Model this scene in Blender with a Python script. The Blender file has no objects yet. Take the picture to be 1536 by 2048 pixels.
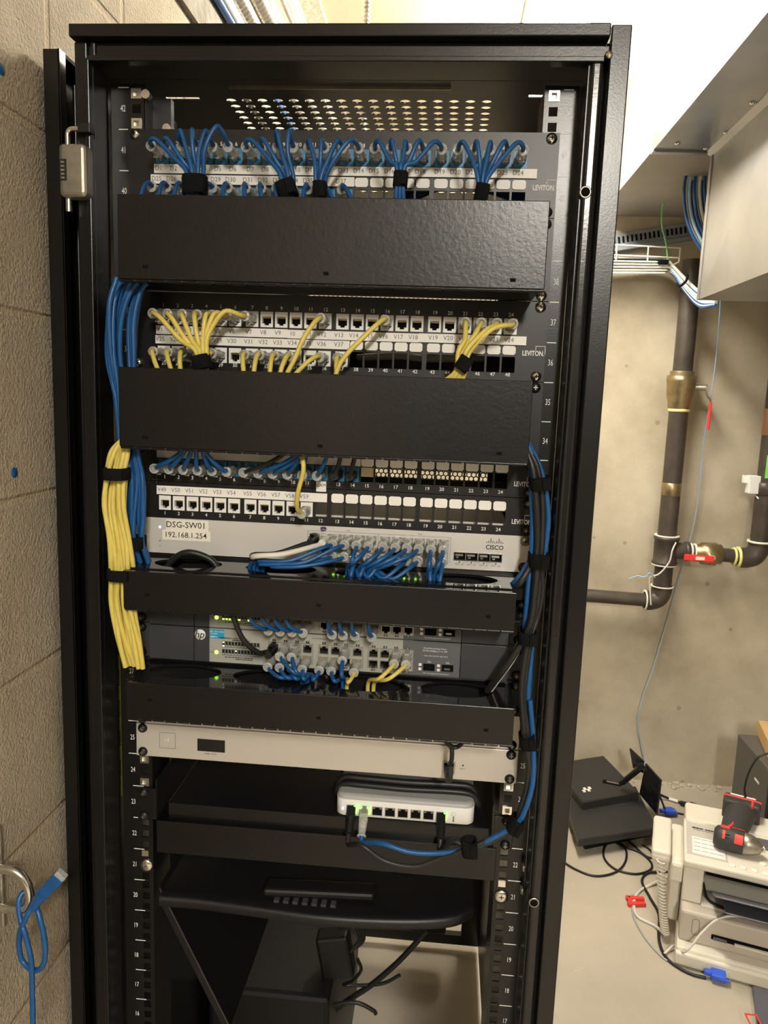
import bpy, bmesh, math, random
from mathutils import Vector, Matrix
random.seed(7)
S = bpy.context.scene
COL = S.collection
# ------------------------------------------------------------------ camera
CAM = Vector((0.1348, -0.8869, 1.5344)); YAW, PITCH, ROLL, FPX = -0.0786, -0.1529, 0.0369, 1511.6
_f = Vector((math.sin(YAW)*math.cos(PITCH), math.cos(YAW)*math.cos(PITCH), math.sin(PITCH)))
_r0 = Vector((math.cos(YAW), -math.sin(YAW), 0)); _u0 = _r0.cross(_f)
_r = _r0*math.cos(ROLL) + _u0*math.sin(ROLL); _u = _u0*math.cos(ROLL) - _r0*math.sin(ROLL)
cd = bpy.data.cameras.new('camera'); cam = bpy.data.objects.new('camera', cd); COL.objects.link(cam)
cd.sensor_fit = 'HORIZONTAL'; cd.sensor_width = 36; cd.lens = FPX/1536*36; cd.clip_start = .02
cam.matrix_world = Matrix(((_r.x,_u.x,-_f.x,CAM.x),(_r.y,_u.y,-_f.y,CAM.y),(_r.z,_u.z,-_f.z,CAM.z),(0,0,0,1)))
S.camera = cam
def _ray(px, py): return _f + _r*((px-768)/FPX) - _u*((py-1024)/FPX)
def pc(px, py, Y):
    d = _ray(px, py); return CAM + d*((Y-CAM.y)/d.y)
def pz(px, py, Z):
    d = _ray(px, py); return CAM + d*((Z-CAM.z)/d.z)
def pX(px, py, X):
    d = _ray(px, py); return CAM + d*((X-CAM.x)/d.x)
# ------------------------------------------------------------------ light
w = bpy.data.worlds.new('world'); S.world = w; w.use_nodes = True
w.node_tree.nodes['Background'].inputs[0].default_value = (1, .9, .75, 1)
w.node_tree.nodes['Background'].inputs[1].default_value = .05
S.view_settings.view_transform = 'Standard'; S.view_settings.look = 'None'
S.view_settings.exposure = 0.0; S.view_settings.gamma = 1; S.view_settings.use_curve_mapping = False
def area(name, loc, size, power, color, rot=(0,0,0)):
    l = bpy.data.lights.new(name, 'AREA'); l.shape = 'RECTANGLE'; l.size, l.size_y = size
    l.energy = power; l.color = color
    o = bpy.data.objects.new(name, l); COL.objects.link(o); o.location = loc; o.rotation_euler = rot
    return o
LAMPS = [  # ceiling strip lamps: x, y, length along y, lens power
    (0.38, 1.25, 1.2, 5), (0.62, -2.7, 1.2, 98)]
for i, (x, y, L, P) in enumerate(LAMPS):
    area('strip_lamp_light', (x, y, 2.495), (.15, L-.06), P, ((1, .92, .79), (1, .95, .86))[i])
# ------------------------------------------------------------------ materials
M = {}
def mat(name, col, rough=.5, metal=0, spec=.5, noise=None, bump=None, emit=None, trans=0, alpha=1, coat=0, ior=1.45):
    m = bpy.data.materials.new(name); m.use_nodes = True; nt = m.node_tree; b = nt.nodes['Principled BSDF']
    b.inputs['Base Color'].default_value = (*col, 1); b.inputs['Roughness'].default_value = rough
    b.inputs['Metallic'].default_value = metal; b.inputs['Specular IOR Level'].default_value = spec
    b.inputs['Transmission Weight'].default_value = trans; b.inputs['IOR'].default_value = ior
    b.inputs['Coat Weight'].default_value = coat; b.inputs['Alpha'].default_value = alpha
    if emit:
        b.inputs['Emission Color'].default_value = (*emit[0], 1); b.inputs['Emission Strength'].default_value = emit[1]
    tc = nt.nodes.new('ShaderNodeTexCoord')
    if noise:   # (scale, amount) or (scale, amount, col2)
        n = nt.nodes.new('ShaderNodeTexNoise'); n.inputs['Scale'].default_value = noise[0]; n.inputs['Detail'].default_value = 5
        nt.links.new(tc.outputs['Object'], n.inputs['Vector'])
        r = nt.nodes.new('ShaderNodeValToRGB'); r.color_ramp.elements[0].position = .3; r.color_ramp.elements[1].position = .7
        c2 = noise[2] if len(noise) > 2 else tuple(c*(1-noise[1]) for c in col)
        r.color_ramp.elements[0].color = (*c2, 1); r.color_ramp.elements[1].color = (*col, 1)
        nt.links.new(n.outputs['Fac'], r.inputs['Fac']); nt.links.new(r.outputs['Color'], b.inputs['Base Color'])
    if bump:
        n = nt.nodes.new('ShaderNodeTexNoise'); n.inputs['Scale'].default_value = bump[0]; n.inputs['Detail'].default_value = 3
        nt.links.new(tc.outputs['Object'], n.inputs['Vector'])
        bp = nt.nodes.new('ShaderNodeBump'); bp.inputs['Strength'].default_value = bump[1]; bp.inputs['Distance'].default_value = bump[2] if len(bump) > 2 else .002
        nt.links.new(n.outputs['Fac'], bp.inputs['Height']); nt.links.new(bp.outputs['Normal'], b.inputs['Normal'])
    M[name] = m; return m
mat('rack_paint', (.005,.0048,.005), .28, bump=(500,.12,.0006), noise=(9,.25))
mat('bracket_grey', (.045,.045,.05), .4, metal=.3)
mat('frame_gloss', (.010,.010,.010), .2, bump=(300,.2,.0004))
mat('cover_paint', (.0035,.0034,.0036), .30, bump=(260,.22,.0007), noise=(6,.3))
mat('gloss_black', (.008,.008,.009), .09, spec=.6)
mat('panel_black', (.0055,.0052,.0058), .38, bump=(700,.1,.0004))
mat('inner_black', (.006,.006,.007), .5)
mat('door_inside', (.010,.009,.008), .8, spec=.15)
mat('soft_black', (.005,.005,.0055), .45)
mat('velcro', (.006,.006,.006), .95, spec=.15, bump=(900,.6,.001))
mat('label_white', (.80,.78,.74), .55)
mat('label_cream', (.80,.76,.66), .5)
mat('ink_black', (.01,.01,.01), .7)
mat('ink_grey', (.12,.12,.13), .7)
mat('ink_white', (.75,.75,.75), .6)
mat('jack_white', (.78,.77,.74), .4)
mat('jack_blue', (.015,.20,.42), .4)
mat('clear_plastic', (.92,.92,.89), .10, trans=.6, spec=.8, noise=(420,.35))
mat('cable_blue', (.010,.080,.245), .38, noise=(60,.15))
mat('cable_yellow', (.64,.52,.12), .45, noise=(90,.12))
mat('cable_black', (.012,.012,.012), .45)
mat('cable_white', (.62,.60,.54), .45)
mat('cable_grey', (.35,.35,.34), .45)
mat('cable_green', (.18,.45,.2), .45)
mat('cable_lightblue', (.30,.45,.62), .5)
mat('silver', (.62,.60,.57), .42, metal=.25, bump=(900,.05,.0003))
mat('silver_warm', (.52,.49,.44), .4, metal=.3, bump=(900,.05,.0003))
mat('steel', (.75,.74,.70), .22, metal=1)
mat('steel_worn', (.45,.42,.36), .4, metal=.9, noise=(60,.3))
mat('brass', (.42,.33,.18), .38, metal=.85, noise=(40,.35))
mat('black_pipe', (.085,.070,.058), .42, metal=.25, noise=(14,.45), bump=(60,.15,.002))
mat('red_vinyl', (.70,.04,.04), .4)
mat('copper_pipe', (.35,.18,.10), .45, metal=.5)
mat('yellow_tape', (.75,.72,.30), .6)
mat('grey_switch', (.036,.038,.043), .5, bump=(800,.08,.0004))
mat('grey_switch_light', (.34,.34,.30), .5)
mat('switch_dark_grey', (.10,.105,.11), .5)
mat('hp_blue', (.02,.30,.50), .5)
mat('port_dark', (.004,.004,.004), .8, spec=.1)
mat('gold', (.5,.36,.12), .35, metal=.8)
mat('led_green', (.1,.8,.05), .4, emit=((.35,1,.05), 5))
mat('led_green_big', (.1,.8,.05), .4, emit=((.12,1,.08), 6))
mat('led_white', (.8,.9,.6), .4, emit=((.8,1,.6), 1.2))
mat('led_blue', (.3,.3,1), .4, emit=((.35,.35,1), 5))
mat('led_off', (.42,.42,.38), .5)
mat('warning_yellow', (.62,.58,.06), .5)
mat('purple', (.08,.04,.16), .7)
mat('white_plastic', (.78,.78,.78), .35)
mat('grey_plastic', (.34,.34,.335), .45)
mat('fax_cream', (.72,.68,.58), .45, noise=(5,.06))
mat('fax_taupe', (.50,.45,.38), .45)
mat('fax_panel', (.50,.47,.43), .5)
mat('tray_grey', (.10,.10,.12), .35)
mat('pink', (.75,.06,.30), .5)
mat('red_plastic', (.70,.05,.04), .45)
mat('tool_black', (.035,.035,.033), .6)
mat('cardboard', (.62,.40,.17), .75, noise=(20,.1))
mat('tower_grey', (.10,.092,.08), .5)
mat('vga_blue', (.03,.10,.62), .45)
mat('monitor_black', (.028,.028,.028), .5)
mat('galv', (.37,.375,.38), .30, metal=.9, noise=(7,.22), bump=(8,.12,.01))
mat('galv_dull', (.38,.35,.31), .55, metal=.35, noise=(4,.2))
mat('wire_white', (.70,.69,.60), .4)
mat('slot_grey', (.20,.22,.24), .55)
mat('green_label', (.22,.80,.12), .5)
mat('tan_blank', (.62,.52,.34), .5)
mat('plaster_grey', (.30,.27,.22), .9, noise=(16,.4), bump=(40,.8,.01))
mat('darkened_front_wall', (.07,.065,.06), .8, noise=(2,.2))  # unseen front wall, coloured dark so the rack's blacks reflect less light
mat('foam', (.70,.62,.52), .8, bump=(60,.8,.01))
mat('lamp_body', (.8,.8,.78), .5)
mat('lamp_lens', (1,1,1), .5, emit=((1,.93,.80), 84))
mat('debris', (.50,.44,.34), .9)

def concrete(name, c1, c2, c3, scale, block=None, bumpv=.4, pits=True):
    m = bpy.data.materials.new(name); m.use_nodes = True; nt = m.node_tree; b = nt.nodes['Principled BSDF']
    b.inputs['Roughness'].default_value = .85; b.inputs['Specular IOR Level'].default_value = .25
    N = nt.nodes.new; L = nt.links.new
    geo = N('ShaderNodeNewGeometry'); pos = geo.outputs['Position']
    n1 = N('ShaderNodeTexNoise'); n1.inputs['Scale'].default_value = scale; n1.inputs['Detail'].default_value = 8; n1.inputs['Roughness'].default_value = .62; L(pos, n1.inputs['Vector'])
    r1 = N('ShaderNodeValToRGB'); e = r1.color_ramp.elements
    e[0].position = .33; e[0].color = (*c2, 1); e[1].position = .58; e[1].color = (*c1, 1)
    x = e.new(.75); x.color = (*c3, 1)
    L(n1.outputs['Fac'], r1.inputs['Fac']); out = r1.outputs['Color']
    if pits:
        v = N('ShaderNodeTexVoronoi'); v.inputs['Scale'].default_value = 9; L(pos, v.inputs['Vector'])
        n2 = N('ShaderNodeTexNoise'); n2.inputs['Scale'].default_value = 4.3; L(pos, n2.inputs['Vector'])
        lt = N('ShaderNodeMath'); lt.operation = 'LESS_THAN'; L(v.outputs['Distance'], lt.inputs[0]); lt.inputs[1].default_value = .09
        g2 = N('ShaderNodeMath'); g2.operation = 'GREATER_THAN'; L(n2.outputs['Fac'], g2.inputs[0]); g2.inputs[1].default_value = .5
        mu = N('ShaderNodeMath'); mu.operation = 'MULTIPLY'; L(lt.outputs[0], mu.inputs[0]); L(g2.outputs[0], mu.inputs[1])
        mu2 = N('ShaderNodeMath'); mu2.operation = 'MULTIPLY'; L(mu.outputs[0], mu2.inputs[0]); mu2.inputs[1].default_value = .45
        mx = N('ShaderNodeMixRGB'); L(mu2.outputs[0], mx.inputs['Fac']); L(out, mx.inputs['Color1']); mx.inputs['Color2'].default_value = (.16,.13,.09,1); out = mx.outputs['Color']
    n3 = N('ShaderNodeTexNoise'); n3.inputs['Scale'].default_value = 90 if block is None else 300; n3.inputs['Detail'].default_value = 4; L(pos, n3.inputs['Vector'])
    h = n3.outputs['Fac']
    if block:
        mp = N('ShaderNodeMapping'); mp.inputs['Rotation'].default_value = (0, 0, 0)
        sx = N('ShaderNodeSeparateXYZ'); L(pos, sx.inputs[0])
        cb = N('ShaderNodeCombineXYZ'); L(sx.outputs['Y'], cb.inputs['X'])
        ad = N('ShaderNodeMath'); ad.operation = 'ADD'; L(sx.outputs['Z'], ad.inputs[0]); ad.inputs[1].default_value = block; L(ad.outputs[0], cb.inputs['Y'])
        br = N('ShaderNodeTexBrick'); L(cb.outputs[0], br.inputs['Vector']); br.inputs['Scale'].default_value = 1
        br.inputs['Brick Width'].default_value = .406; br.inputs['Row Height'].default_value = .2032
        br.inputs['Mortar Size'].default_value = .007; br.inputs['Mortar Smooth'].default_value = .6
        br.inputs['Color1'].default_value = (1,1,1,1); br.inputs['Color2'].default_value = (.95,.95,.95,1); br.inputs['Mortar'].default_value = (1.05,1.02,.97,1)
        ml = N('ShaderNodeMixRGB'); ml.blend_type = 'MULTIPLY'; ml.inputs['Fac'].default_value = 1; L(out, ml.inputs['Color1']); L(br.outputs['Color'], ml.inputs['Color2']); out = ml.outputs['Color']
        sb = N('ShaderNodeMath'); sb.operation = 'MULTIPLY_ADD'; L(br.outputs['Fac'], sb.inputs[0]); sb.inputs[1].default_value = -.9; L(h, sb.inputs[2]); h = sb.outputs[0]
    L(out, b.inputs['Base Color'])
    bp = N('ShaderNodeBump'); bp.inputs['Strength'].default_value = bumpv; bp.inputs['Distance'].default_value = .004; L(h, bp.inputs['Height']); L(bp.outputs['Normal'], b.inputs['Normal'])
    M[name] = m; return m
concrete('poured_concrete', (.51,.455,.35), (.38,.33,.245), (.60,.545,.435), 3.4, bumpv=.2)
concrete('block_concrete', (.43,.37,.28), (.35,.295,.215), (.50,.44,.335), 5, block=.018, bumpv=1.0, pits=False)
concrete('floor_concrete', (.46,.41,.33), (.38,.345,.28), (.52,.47,.38), 1.6, bumpv=.1, pits=False)
concrete('ceiling_paint', (.80,.71,.55), (.75,.66,.50), (.84,.75,.60), 1.5, bumpv=.1, pits=False)
def add_scratches():
    m = M['floor_concrete']; nt = m.node_tree; b = nt.nodes['Principled BSDF']; N = nt.nodes.new; L = nt.links.new
    src = b.inputs['Base Color'].links[0].from_socket
    geo = N('ShaderNodeNewGeometry')
    v = N('ShaderNodeTexNoise'); v.inputs['Scale'].default_value = 7; v.inputs['Detail'].default_value = 12; v.inputs['Roughness'].default_value = .75; v.inputs['Distortion'].default_value = 1.2
    L(geo.outputs['Position'], v.inputs['Vector'])
    r = N('ShaderNodeValToRGB'); r.color_ramp.elements[0].position = .62; r.color_ramp.elements[0].color = (0,0,0,1); r.color_ramp.elements[1].position = .66; r.color_ramp.elements[1].color = (.55,.55,.55,1)
    L(v.outputs['Fac'], r.inputs['Fac'])
    mx = N('ShaderNodeMixRGB'); L(r.outputs['Color'], mx.inputs['Fac']); L(src, mx.inputs['Color1']); mx.inputs['Color2'].default_value = (.66,.60,.46,1)
    L(mx.outputs['Color'], b.inputs['Base Color']); b.inputs['Roughness'].default_value = .55
add_scratches()
# ------------------------------------------------------------------ mesh builder
_tcache = {}
def text_data(s, bold=0):
    k = (s, bold)
    if k not in _tcache:
        c = bpy.data.curves.new('glyphs', 'FONT'); c.body = s; c.align_x = 'CENTER'; c.align_y = 'CENTER'; c.resolution_u = 2; c.offset = bold
        o = bpy.data.objects.new('glyphs', c); COL.objects.link(o); bpy.context.view_layer.update()
        me = bpy.data.meshes.new_from_object(o.evaluated_get(bpy.context.evaluated_depsgraph_get()))
        _tcache[k] = ([v.co.copy() for v in me.vertices], [tuple(p.vertices) for p in me.polygons])
        bpy.data.objects.remove(o); bpy.data.curves.remove(c); bpy.data.meshes.remove(me)
    return _tcache[k]
def frame_of(d):
    d = d.normalized(); a = Vector((0,0,1)) if abs(d.z) < .9 else Vector((1,0,0))
    u = d.cross(a).normalized(); return d, u, u.cross(d).normalized()
def smooth(pts, k=6):
    P = [Vector(p) for p in pts]
    if len(P) < 3: return P
    out = []
    for i in range(len(P)-1):
        p0 = P[i-1] if i else P[i]*2-P[i+1]; p1 = P[i]; p2 = P[i+1]; p3 = P[i+2] if i+2 < len(P) else P[i+1]*2-P[i]
        for j in range(k):
            t = j/k; out.append(.5*((2*p1)+(p2-p0)*t+(2*p0-5*p1+4*p2-p3)*t*t+(3*p1-p0-3*p2+p3)*t**3))
    out.append(P[-1]); return out
class MB:
    def __init__(s): s.v=[]; s.f=[]; s.mi=[]; s.sm=[]; s.mats=[]
    def add(s, vs, fs, m, sm=False):
        if m not in s.mats: s.mats.append(m)
        i = s.mats.index(m); n = len(s.v); s.v += [Vector(q) for q in vs]
        for f in fs: s.f.append([n+k for k in f]); s.mi.append(i); s.sm.append(sm)
        return s
    def box(s, x0,x1,y0,y1,z0,z1, m, bev=0, seg=2):
        return s.obox(((x0+x1)/2,(y0+y1)/2,(z0+z1)/2), (1,0,0),(0,1,0),(0,0,1), abs(x1-x0)/2,abs(y1-y0)/2,abs(z1-z0)/2, m, bev, seg)
    def obox(s, c, ux, uy, uz, hx, hy, hz, m, bev=0, seg=2):
        c=Vector(c); ux=Vector(ux).normalized(); uy=Vector(uy).normalized(); uz=Vector(uz).normalized()
        bm = bmesh.new(); bmesh.ops.create_cube(bm, size=2)
        for v in bm.verts: v.co = Vector((v.co.x*hx, v.co.y*hy, v.co.z*hz))
        if bev: bmesh.ops.bevel(bm, geom=bm.edges[:], offset=min(bev,hx*.95,hy*.95,hz*.95), segments=seg, affect='EDGES', profile=.5)
        bm.verts.index_update()
        s.add([c+ux*v.co.x+uy*v.co.y+uz*v.co.z for v in bm.verts], [[v.index for v in f.verts] for f in bm.faces], m); bm.free(); return s
    def tube(s, pts, r, m, n=8, k=6, raw=False, caps=True, squash=1):
        P = [Vector(p) for p in pts] if raw else smooth(pts, k)
        rr = r if callable(r) else (lambda t: r)
        vs=[]; fs=[]; d,u,w_ = frame_of(P[1]-P[0])
        for i,p in enumerate(P):
            t = (P[min(i+1,len(P)-1)]-P[max(i-1,0)])
            if t.length < 1e-9: t = d
            t.normalize(); u = (u - t*u.dot(t)); u = u.normalized() if u.length > 1e-6 else frame_of(t)[1]; w_ = t.cross(u); d = t
            R = rr(i/(len(P)-1))
            for j in range(n):
                a = 2*math.pi*j/n; vs.append(p+u*math.cos(a)*R+w_*math.sin(a)*R*squash)
        for i in range(len(P)-1):
            for j in range(n): fs.append((i*n+j, i*n+(j+1)%n, (i+1)*n+(j+1)%n, (i+1)*n+j))
        s.add(vs, fs, m, True)
        if caps: s.add(vs[:n], [list(range(n))[::-1]], m); s.add(vs[-n:], [list(range(n))], m)
        return s
    def cyl(s, a, b, r, m, n=16, r2=None):
        a=Vector(a); b=Vector(b); r2 = r if r2 is None else r2
        return s.tube([a,b], lambda t: r+(r2-r)*t, m, n, raw=True)
    def lathe(s, prof, o, axis, m, n=20):   # prof (r,h)
        o=Vector(o); d,u,w_=frame_of(Vector(axis)); vs=[]; fs=[]
        for r,h in prof:
            for j in range(n): a=2*math.pi*j/n; vs.append(o+d*h+(u*math.cos(a)+w_*math.sin(a))*max(r,1e-5))
        for i in range(len(prof)-1):
            for j in range(n): fs.append((i*n+j, i*n+(j+1)%n, (i+1)*n+(j+1)%n, (i+1)*n+j))
        return s.add(vs, fs, m, True)
    def prism(s, poly, o, ux, uy, dep, m):
        o=Vector(o); ux=Vector(ux); uy=Vector(uy); dep=Vector(dep); n=len(poly)
        a=[o+ux*x+uy*y for x,y in poly]; b=[p+dep for p in a]
        return s.add(a+b, [list(range(n)), [n+i for i in range(n)][::-1]]+[(i,n+i,n+(i+1)%n,(i+1)%n) for i in range(n)], m)
    def plate(s, x0,x1,z0,z1,y0,y1, holes, m):   # front at y0, holes = (xa,xb,za,zb)
        xs=sorted({x0,x1,*[h[0] for h in holes],*[h[1] for h in holes]}); zs=sorted({z0,z1,*[h[2] for h in holes],*[h[3] for h in holes]})
        xs=[x for x in xs if x0-1e-9<=x<=x1+1e-9]; zs=[z for z in zs if z0-1e-9<=z<=z1+1e-9]
        nx,nz=len(xs),len(zs); vs=[(x,y,z) for y in (y0,y1) for z in zs for x in xs]; fs=[]
        ix=lambda k,j,i: k*nx*nz+j*nx+i
        xi={x:i for i,x in enumerate(xs)}; zi={z:i for i,z in enumerate(zs)}; solid=[[True]*(nx-1) for _ in range(nz-1)]
        for a,b,c,d in holes:
            for j in range(zi[c],zi[d]):
                for i in range(xi[a],xi[b]): solid[j][i]=False
        for j in range(nz-1):
            for i in range(nx-1):
                if not solid[j][i]: continue
                fs.append((ix(0,j,i),ix(0,j,i+1),ix(0,j+1,i+1),ix(0,j+1,i))); fs.append((ix(1,j,i),ix(1,j+1,i),ix(1,j+1,i+1),ix(1,j,i+1)))
                if i==0 or not solid[j][i-1]: fs.append((ix(0,j,i),ix(0,j+1,i),ix(1,j+1,i),ix(1,j,i)))
                if i==nx-2 or not solid[j][i+1]: fs.append((ix(0,j,i+1),ix(1,j,i+1),ix(1,j+1,i+1),ix(0,j+1,i+1)))
                if j==0 or not solid[j-1][i]: fs.append((ix(0,j,i),ix(1,j,i),ix(1,j,i+1),ix(0,j,i+1)))
                if j==nz-2 or not solid[j+1][i]: fs.append((ix(0,j+1,i),ix(0,j+1,i+1),ix(1,j+1,i+1),ix(1,j+1,i)))
        return s.add(vs, fs, m)
    def text(s, t, size, o, m, ux=(1,0,0), uy=(0,0,1), sx=1, bold=0):
        vs, fs = text_data(t, bold); o=Vector(o); ux=Vector(ux); uy=Vector(uy)
        return s.add([o+ux*v.x*size*sx+uy*v.y*size for v in vs], fs, m)
    def mesh(s, name, off=(0,0,0)):
        me=bpy.data.meshes.new(name); off=Vector(off); me.from_pydata([v-off for v in s.v], [], s.f)
        for k in s.mats: me.materials.append(M[k])
        me.polygons.foreach_set('material_index', s.mi); me.polygons.foreach_set('use_smooth', s.sm); me.update(); return me
def tag(o, label=None, cat=None, group=None, kind=None):
    if label: o['label']=label
    if cat: o['category']=cat
    if group: o['group']=group
    if kind: o['kind']=kind
    return o
ORI = {}
def thing(name, loc, label, cat, group=None):
    o=bpy.data.objects.new(name, None); COL.objects.link(o); o.location=loc; o.empty_display_size=.02; ORI[o]=Vector(loc); return tag(o,label,cat,group)
def part(parent, name, mb, label=None, kind=None):
    off = ORI[parent]; o=bpy.data.objects.new(name, mb.mesh(name, off)); COL.objects.link(o); o.parent=parent; ORI[o]=off
    return tag(o, label, None, None, kind)
def inst(parent, name, me, loc, rot=None, label=None):
    o=bpy.data.objects.new(name, me); COL.objects.link(o); o.parent=parent; o.location=Vector(loc)-ORI[parent]
    if rot: o.rotation_euler=rot
    ORI[o]=Vector(loc); return tag(o,label)
def solo(name, mb, label, cat, group=None, loc=None, kind=None):
    if loc is None:
        n=len(mb.v); loc=Vector((sum(v.x for v in mb.v)/n, sum(v.y for v in mb.v)/n, min(v.z for v in mb.v)))
    o=bpy.data.objects.new(name, mb.mesh(name, loc)); COL.objects.link(o); o.location=loc; ORI[o]=Vector(loc); return tag(o,label,cat,group,kind)
def struct(name, mb):
    o=bpy.data.objects.new(name, mb.mesh(name)); COL.objects.link(o); ORI[o]=Vector((0,0,0)); o['kind']='structure'; return o
U=.04445; FZ=-.09
# ================================================================== SETTING
struct('floor', MB().box(-.5,3.2,-4.7,2.5, FZ-.1,FZ,'floor_concrete'))
struct('ceiling', MB().box(-.5,3.2,-4.7,2.5, 2.6,2.7,'ceiling_paint'))
struct('wall_left', MB().box(-.5,-.335,-4.7,2.5, FZ,2.6,'block_concrete'))
struct('wall_back', MB().box(-.335,3.2,2.3,2.45, FZ,2.6,'poured_concrete'))
struct('wall_right', MB().box(3.0,3.2,-4.7,2.3, FZ,2.6,'poured_concrete'))
struct('wall_front', MB().box(-.335,3.0,-4.7,-4.5, FZ,2.6,'darkened_front_wall'))
b = MB().box(-.336,-.325,-1.2,2.3, 2.155,2.30,'plaster_grey'); struct('trim_1', b)
# floor/wall crumbs of concrete along the foot of the back wall
b = MB()
for i in range(60):
    x=random.uniform(.6,1.5); y=2.3-random.uniform(0,.05)**1; r=random.uniform(.004,.014)
    b.lathe([(0,0),(r,0),(r*.8,r*.5),(0,r*.7)], (x,y-.005,FZ), (0,0,1), 'debris', 6)
tag(solo('concrete_crumbs', b, 'loose concrete crumbs along the foot of the back wall', 'debris'), kind='stuff')
# ceiling lamps
for i,(x,y,L,P) in enumerate(LAMPS):
    t=thing('strip_lamp',(x,y,2.6), ['white strip ceiling lamp glaring above and behind the server rack','white strip ceiling lamp on the ceiling behind the photographer'][i],'lamp')
    part(t,'housing',MB().box(x-.09,x+.09,y-L/2,y+L/2,2.58,2.6,'lamp_body',.004))
    part(t,'lens',MB().box(x-.08,x+.08,y-L/2+.01,y+L/2-.01,2.505,2.579,'lamp_lens',.02))
# ================================================================== SERVER RACK
XL,XR,YF,YB,ZT = -.284,.301,-.045,1.15,1.912
rack=thing('server_rack',(0,.5,FZ),'tall black open-front server rack cabinet standing between block wall and concrete wall','rack')
b=MB()
b.box(XL,XL+.017,YF,YF+.03,FZ,1.898,'rack_paint',.0015); b.box(XR-.020,XR,YF,YF+.03,FZ,1.898,'rack_paint',.0015)
part(rack,'front_post',MB().box(XL,XL+.014,YF+.004,YF+.04,FZ,1.897,'rack_paint',.0015))
b=MB().box(XR-.0205,XR,YF,YF+.045,FZ,1.912,'rack_paint',.0015)
part(rack,'front_post',b)
b=MB().box(XL+.013,XL+.0185,YF-.002,YF+.01,FZ,1.879,'rack_paint',.001).box(XL+.0165,XL+.019,YF+.008,-.002,FZ,1.879,'rack_paint')
part(rack,'inner_frame',b)
b=MB().box(.2625,.2755,YF,YF+.012,FZ,1.879,'frame_gloss',.004,3).box(.2600,.2630,YF+.004,-.004,FZ,1.879,'rack_paint',.001).box(.274,.282,YF+.02,YF+.03,FZ,1.897,'inner_black')
part(rack,'inner_frame',b)
b=MB().box(XL-.002,XR-.0215,YF-.004,YF+.04,1.899,ZT,'rack_paint',.0015)
b.box(XL+.01,XR-.02,YF+.012,YF+.02,1.885,1.899,'inner_black')
b.box(XL+.022,XR-.02,YF+.002,YF+.03,1.8805,1.8935,'rack_paint',.0015)
b.box(XL+.016,.2755,YF-.002,YF+.012,1.876,1.8815,'rack_paint',.001)
b.cyl((XL+.023,YF+.003,1.882),(XL+.023,YF+.003,1.894),.0035,'rack_paint',10)
part(rack,'top_rail',b)
# top panel with perforations and slots
b=MB(); px0,pz0,cp=-.1705,.118,.0203
nx_,ny_=17,22
zt=1.9
for j in range(ny_):
    for i in range(nx_):
        cx=px0+cp*(i+.5); cy=pz0+cp*(j+.5); h=cp/2; n=16; vs=[]; 
        for k in range(n):
            a=2*math.pi*k/n; ca,sa=math.cos(a),math.sin(a); q=h/max(abs(ca),abs(sa))
            vs.append((cx+ca*.0062,cy+sa*.0062,zt)); vs.append((cx+ca*q,cy+sa*q,zt)); vs.append((cx+ca*.0062,cy+sa*.0062,zt+.0015))
        fs=[]
        for k in range(n):
            a=3*k; c=3*((k+1)%n); fs += [(a,a+1,c+1,c),(a,c,c+2,a+2)]
        b.add(vs,fs,'rack_paint')
x1=px0+cp*nx_; y1=pz0+cp*ny_
def hplate(b, X0,X1,Y0,Y1,holes,z,th,m):
    q=MB().plate(X0,X1,Y0,Y1,0,th,holes,m); b.add([(v.x,v.z,z+v.y) for v in q.v], q.f, m)
hplate(b, XL+.003,px0,.118,y1,[(-.243,-.200,.1185,.127)],zt,.0015,'rack_paint')
hplate(b, x1,XR-.003,.10,y1,[(.214,.250,.105,.1125)],zt,.0015,'rack_paint')
hplate(b, px0,x1,.0,pz0,[],zt,.0015,'rack_paint'); hplate(b, XL+.003,px0,.0,.118,[],zt,.0015,'rack_paint'); hplate(b, x1,XR-.003,.0,.10,[],zt,.0015,'rack_paint')
hplate(b, XL+.003,XR-.003,y1,YB,[],zt,.0015,'rack_paint')
b.box(XL+.003,XR-.003,-.01,.035,1.889,1.9,'rack_paint',.001)
for (a,c) in ((-.070,-.048),(-.036,-.016),(-.004,.012),(.040,.060),(.070,.092)):
    b.box(a,c,.0355,.040,1.8925,1.8995,'steel_worn')
b.box(XL+.003,XR-.003,.052,.056,1.8955,1.8999,'rack_paint',.0005); b.box(-.15,.12,.080,.083,1.8965,1.8999,'steel_worn')
part(rack,'top_panel',b)
part(rack,'side_panel',MB().box(XL,XL+.003,YF+.04,YB,FZ+.05,1.9,'rack_paint'))
part(rack,'side_panel',MB().box(XR-.003,XR,YF+.045,YB,FZ+.05,1.9,'rack_paint'))
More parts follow.
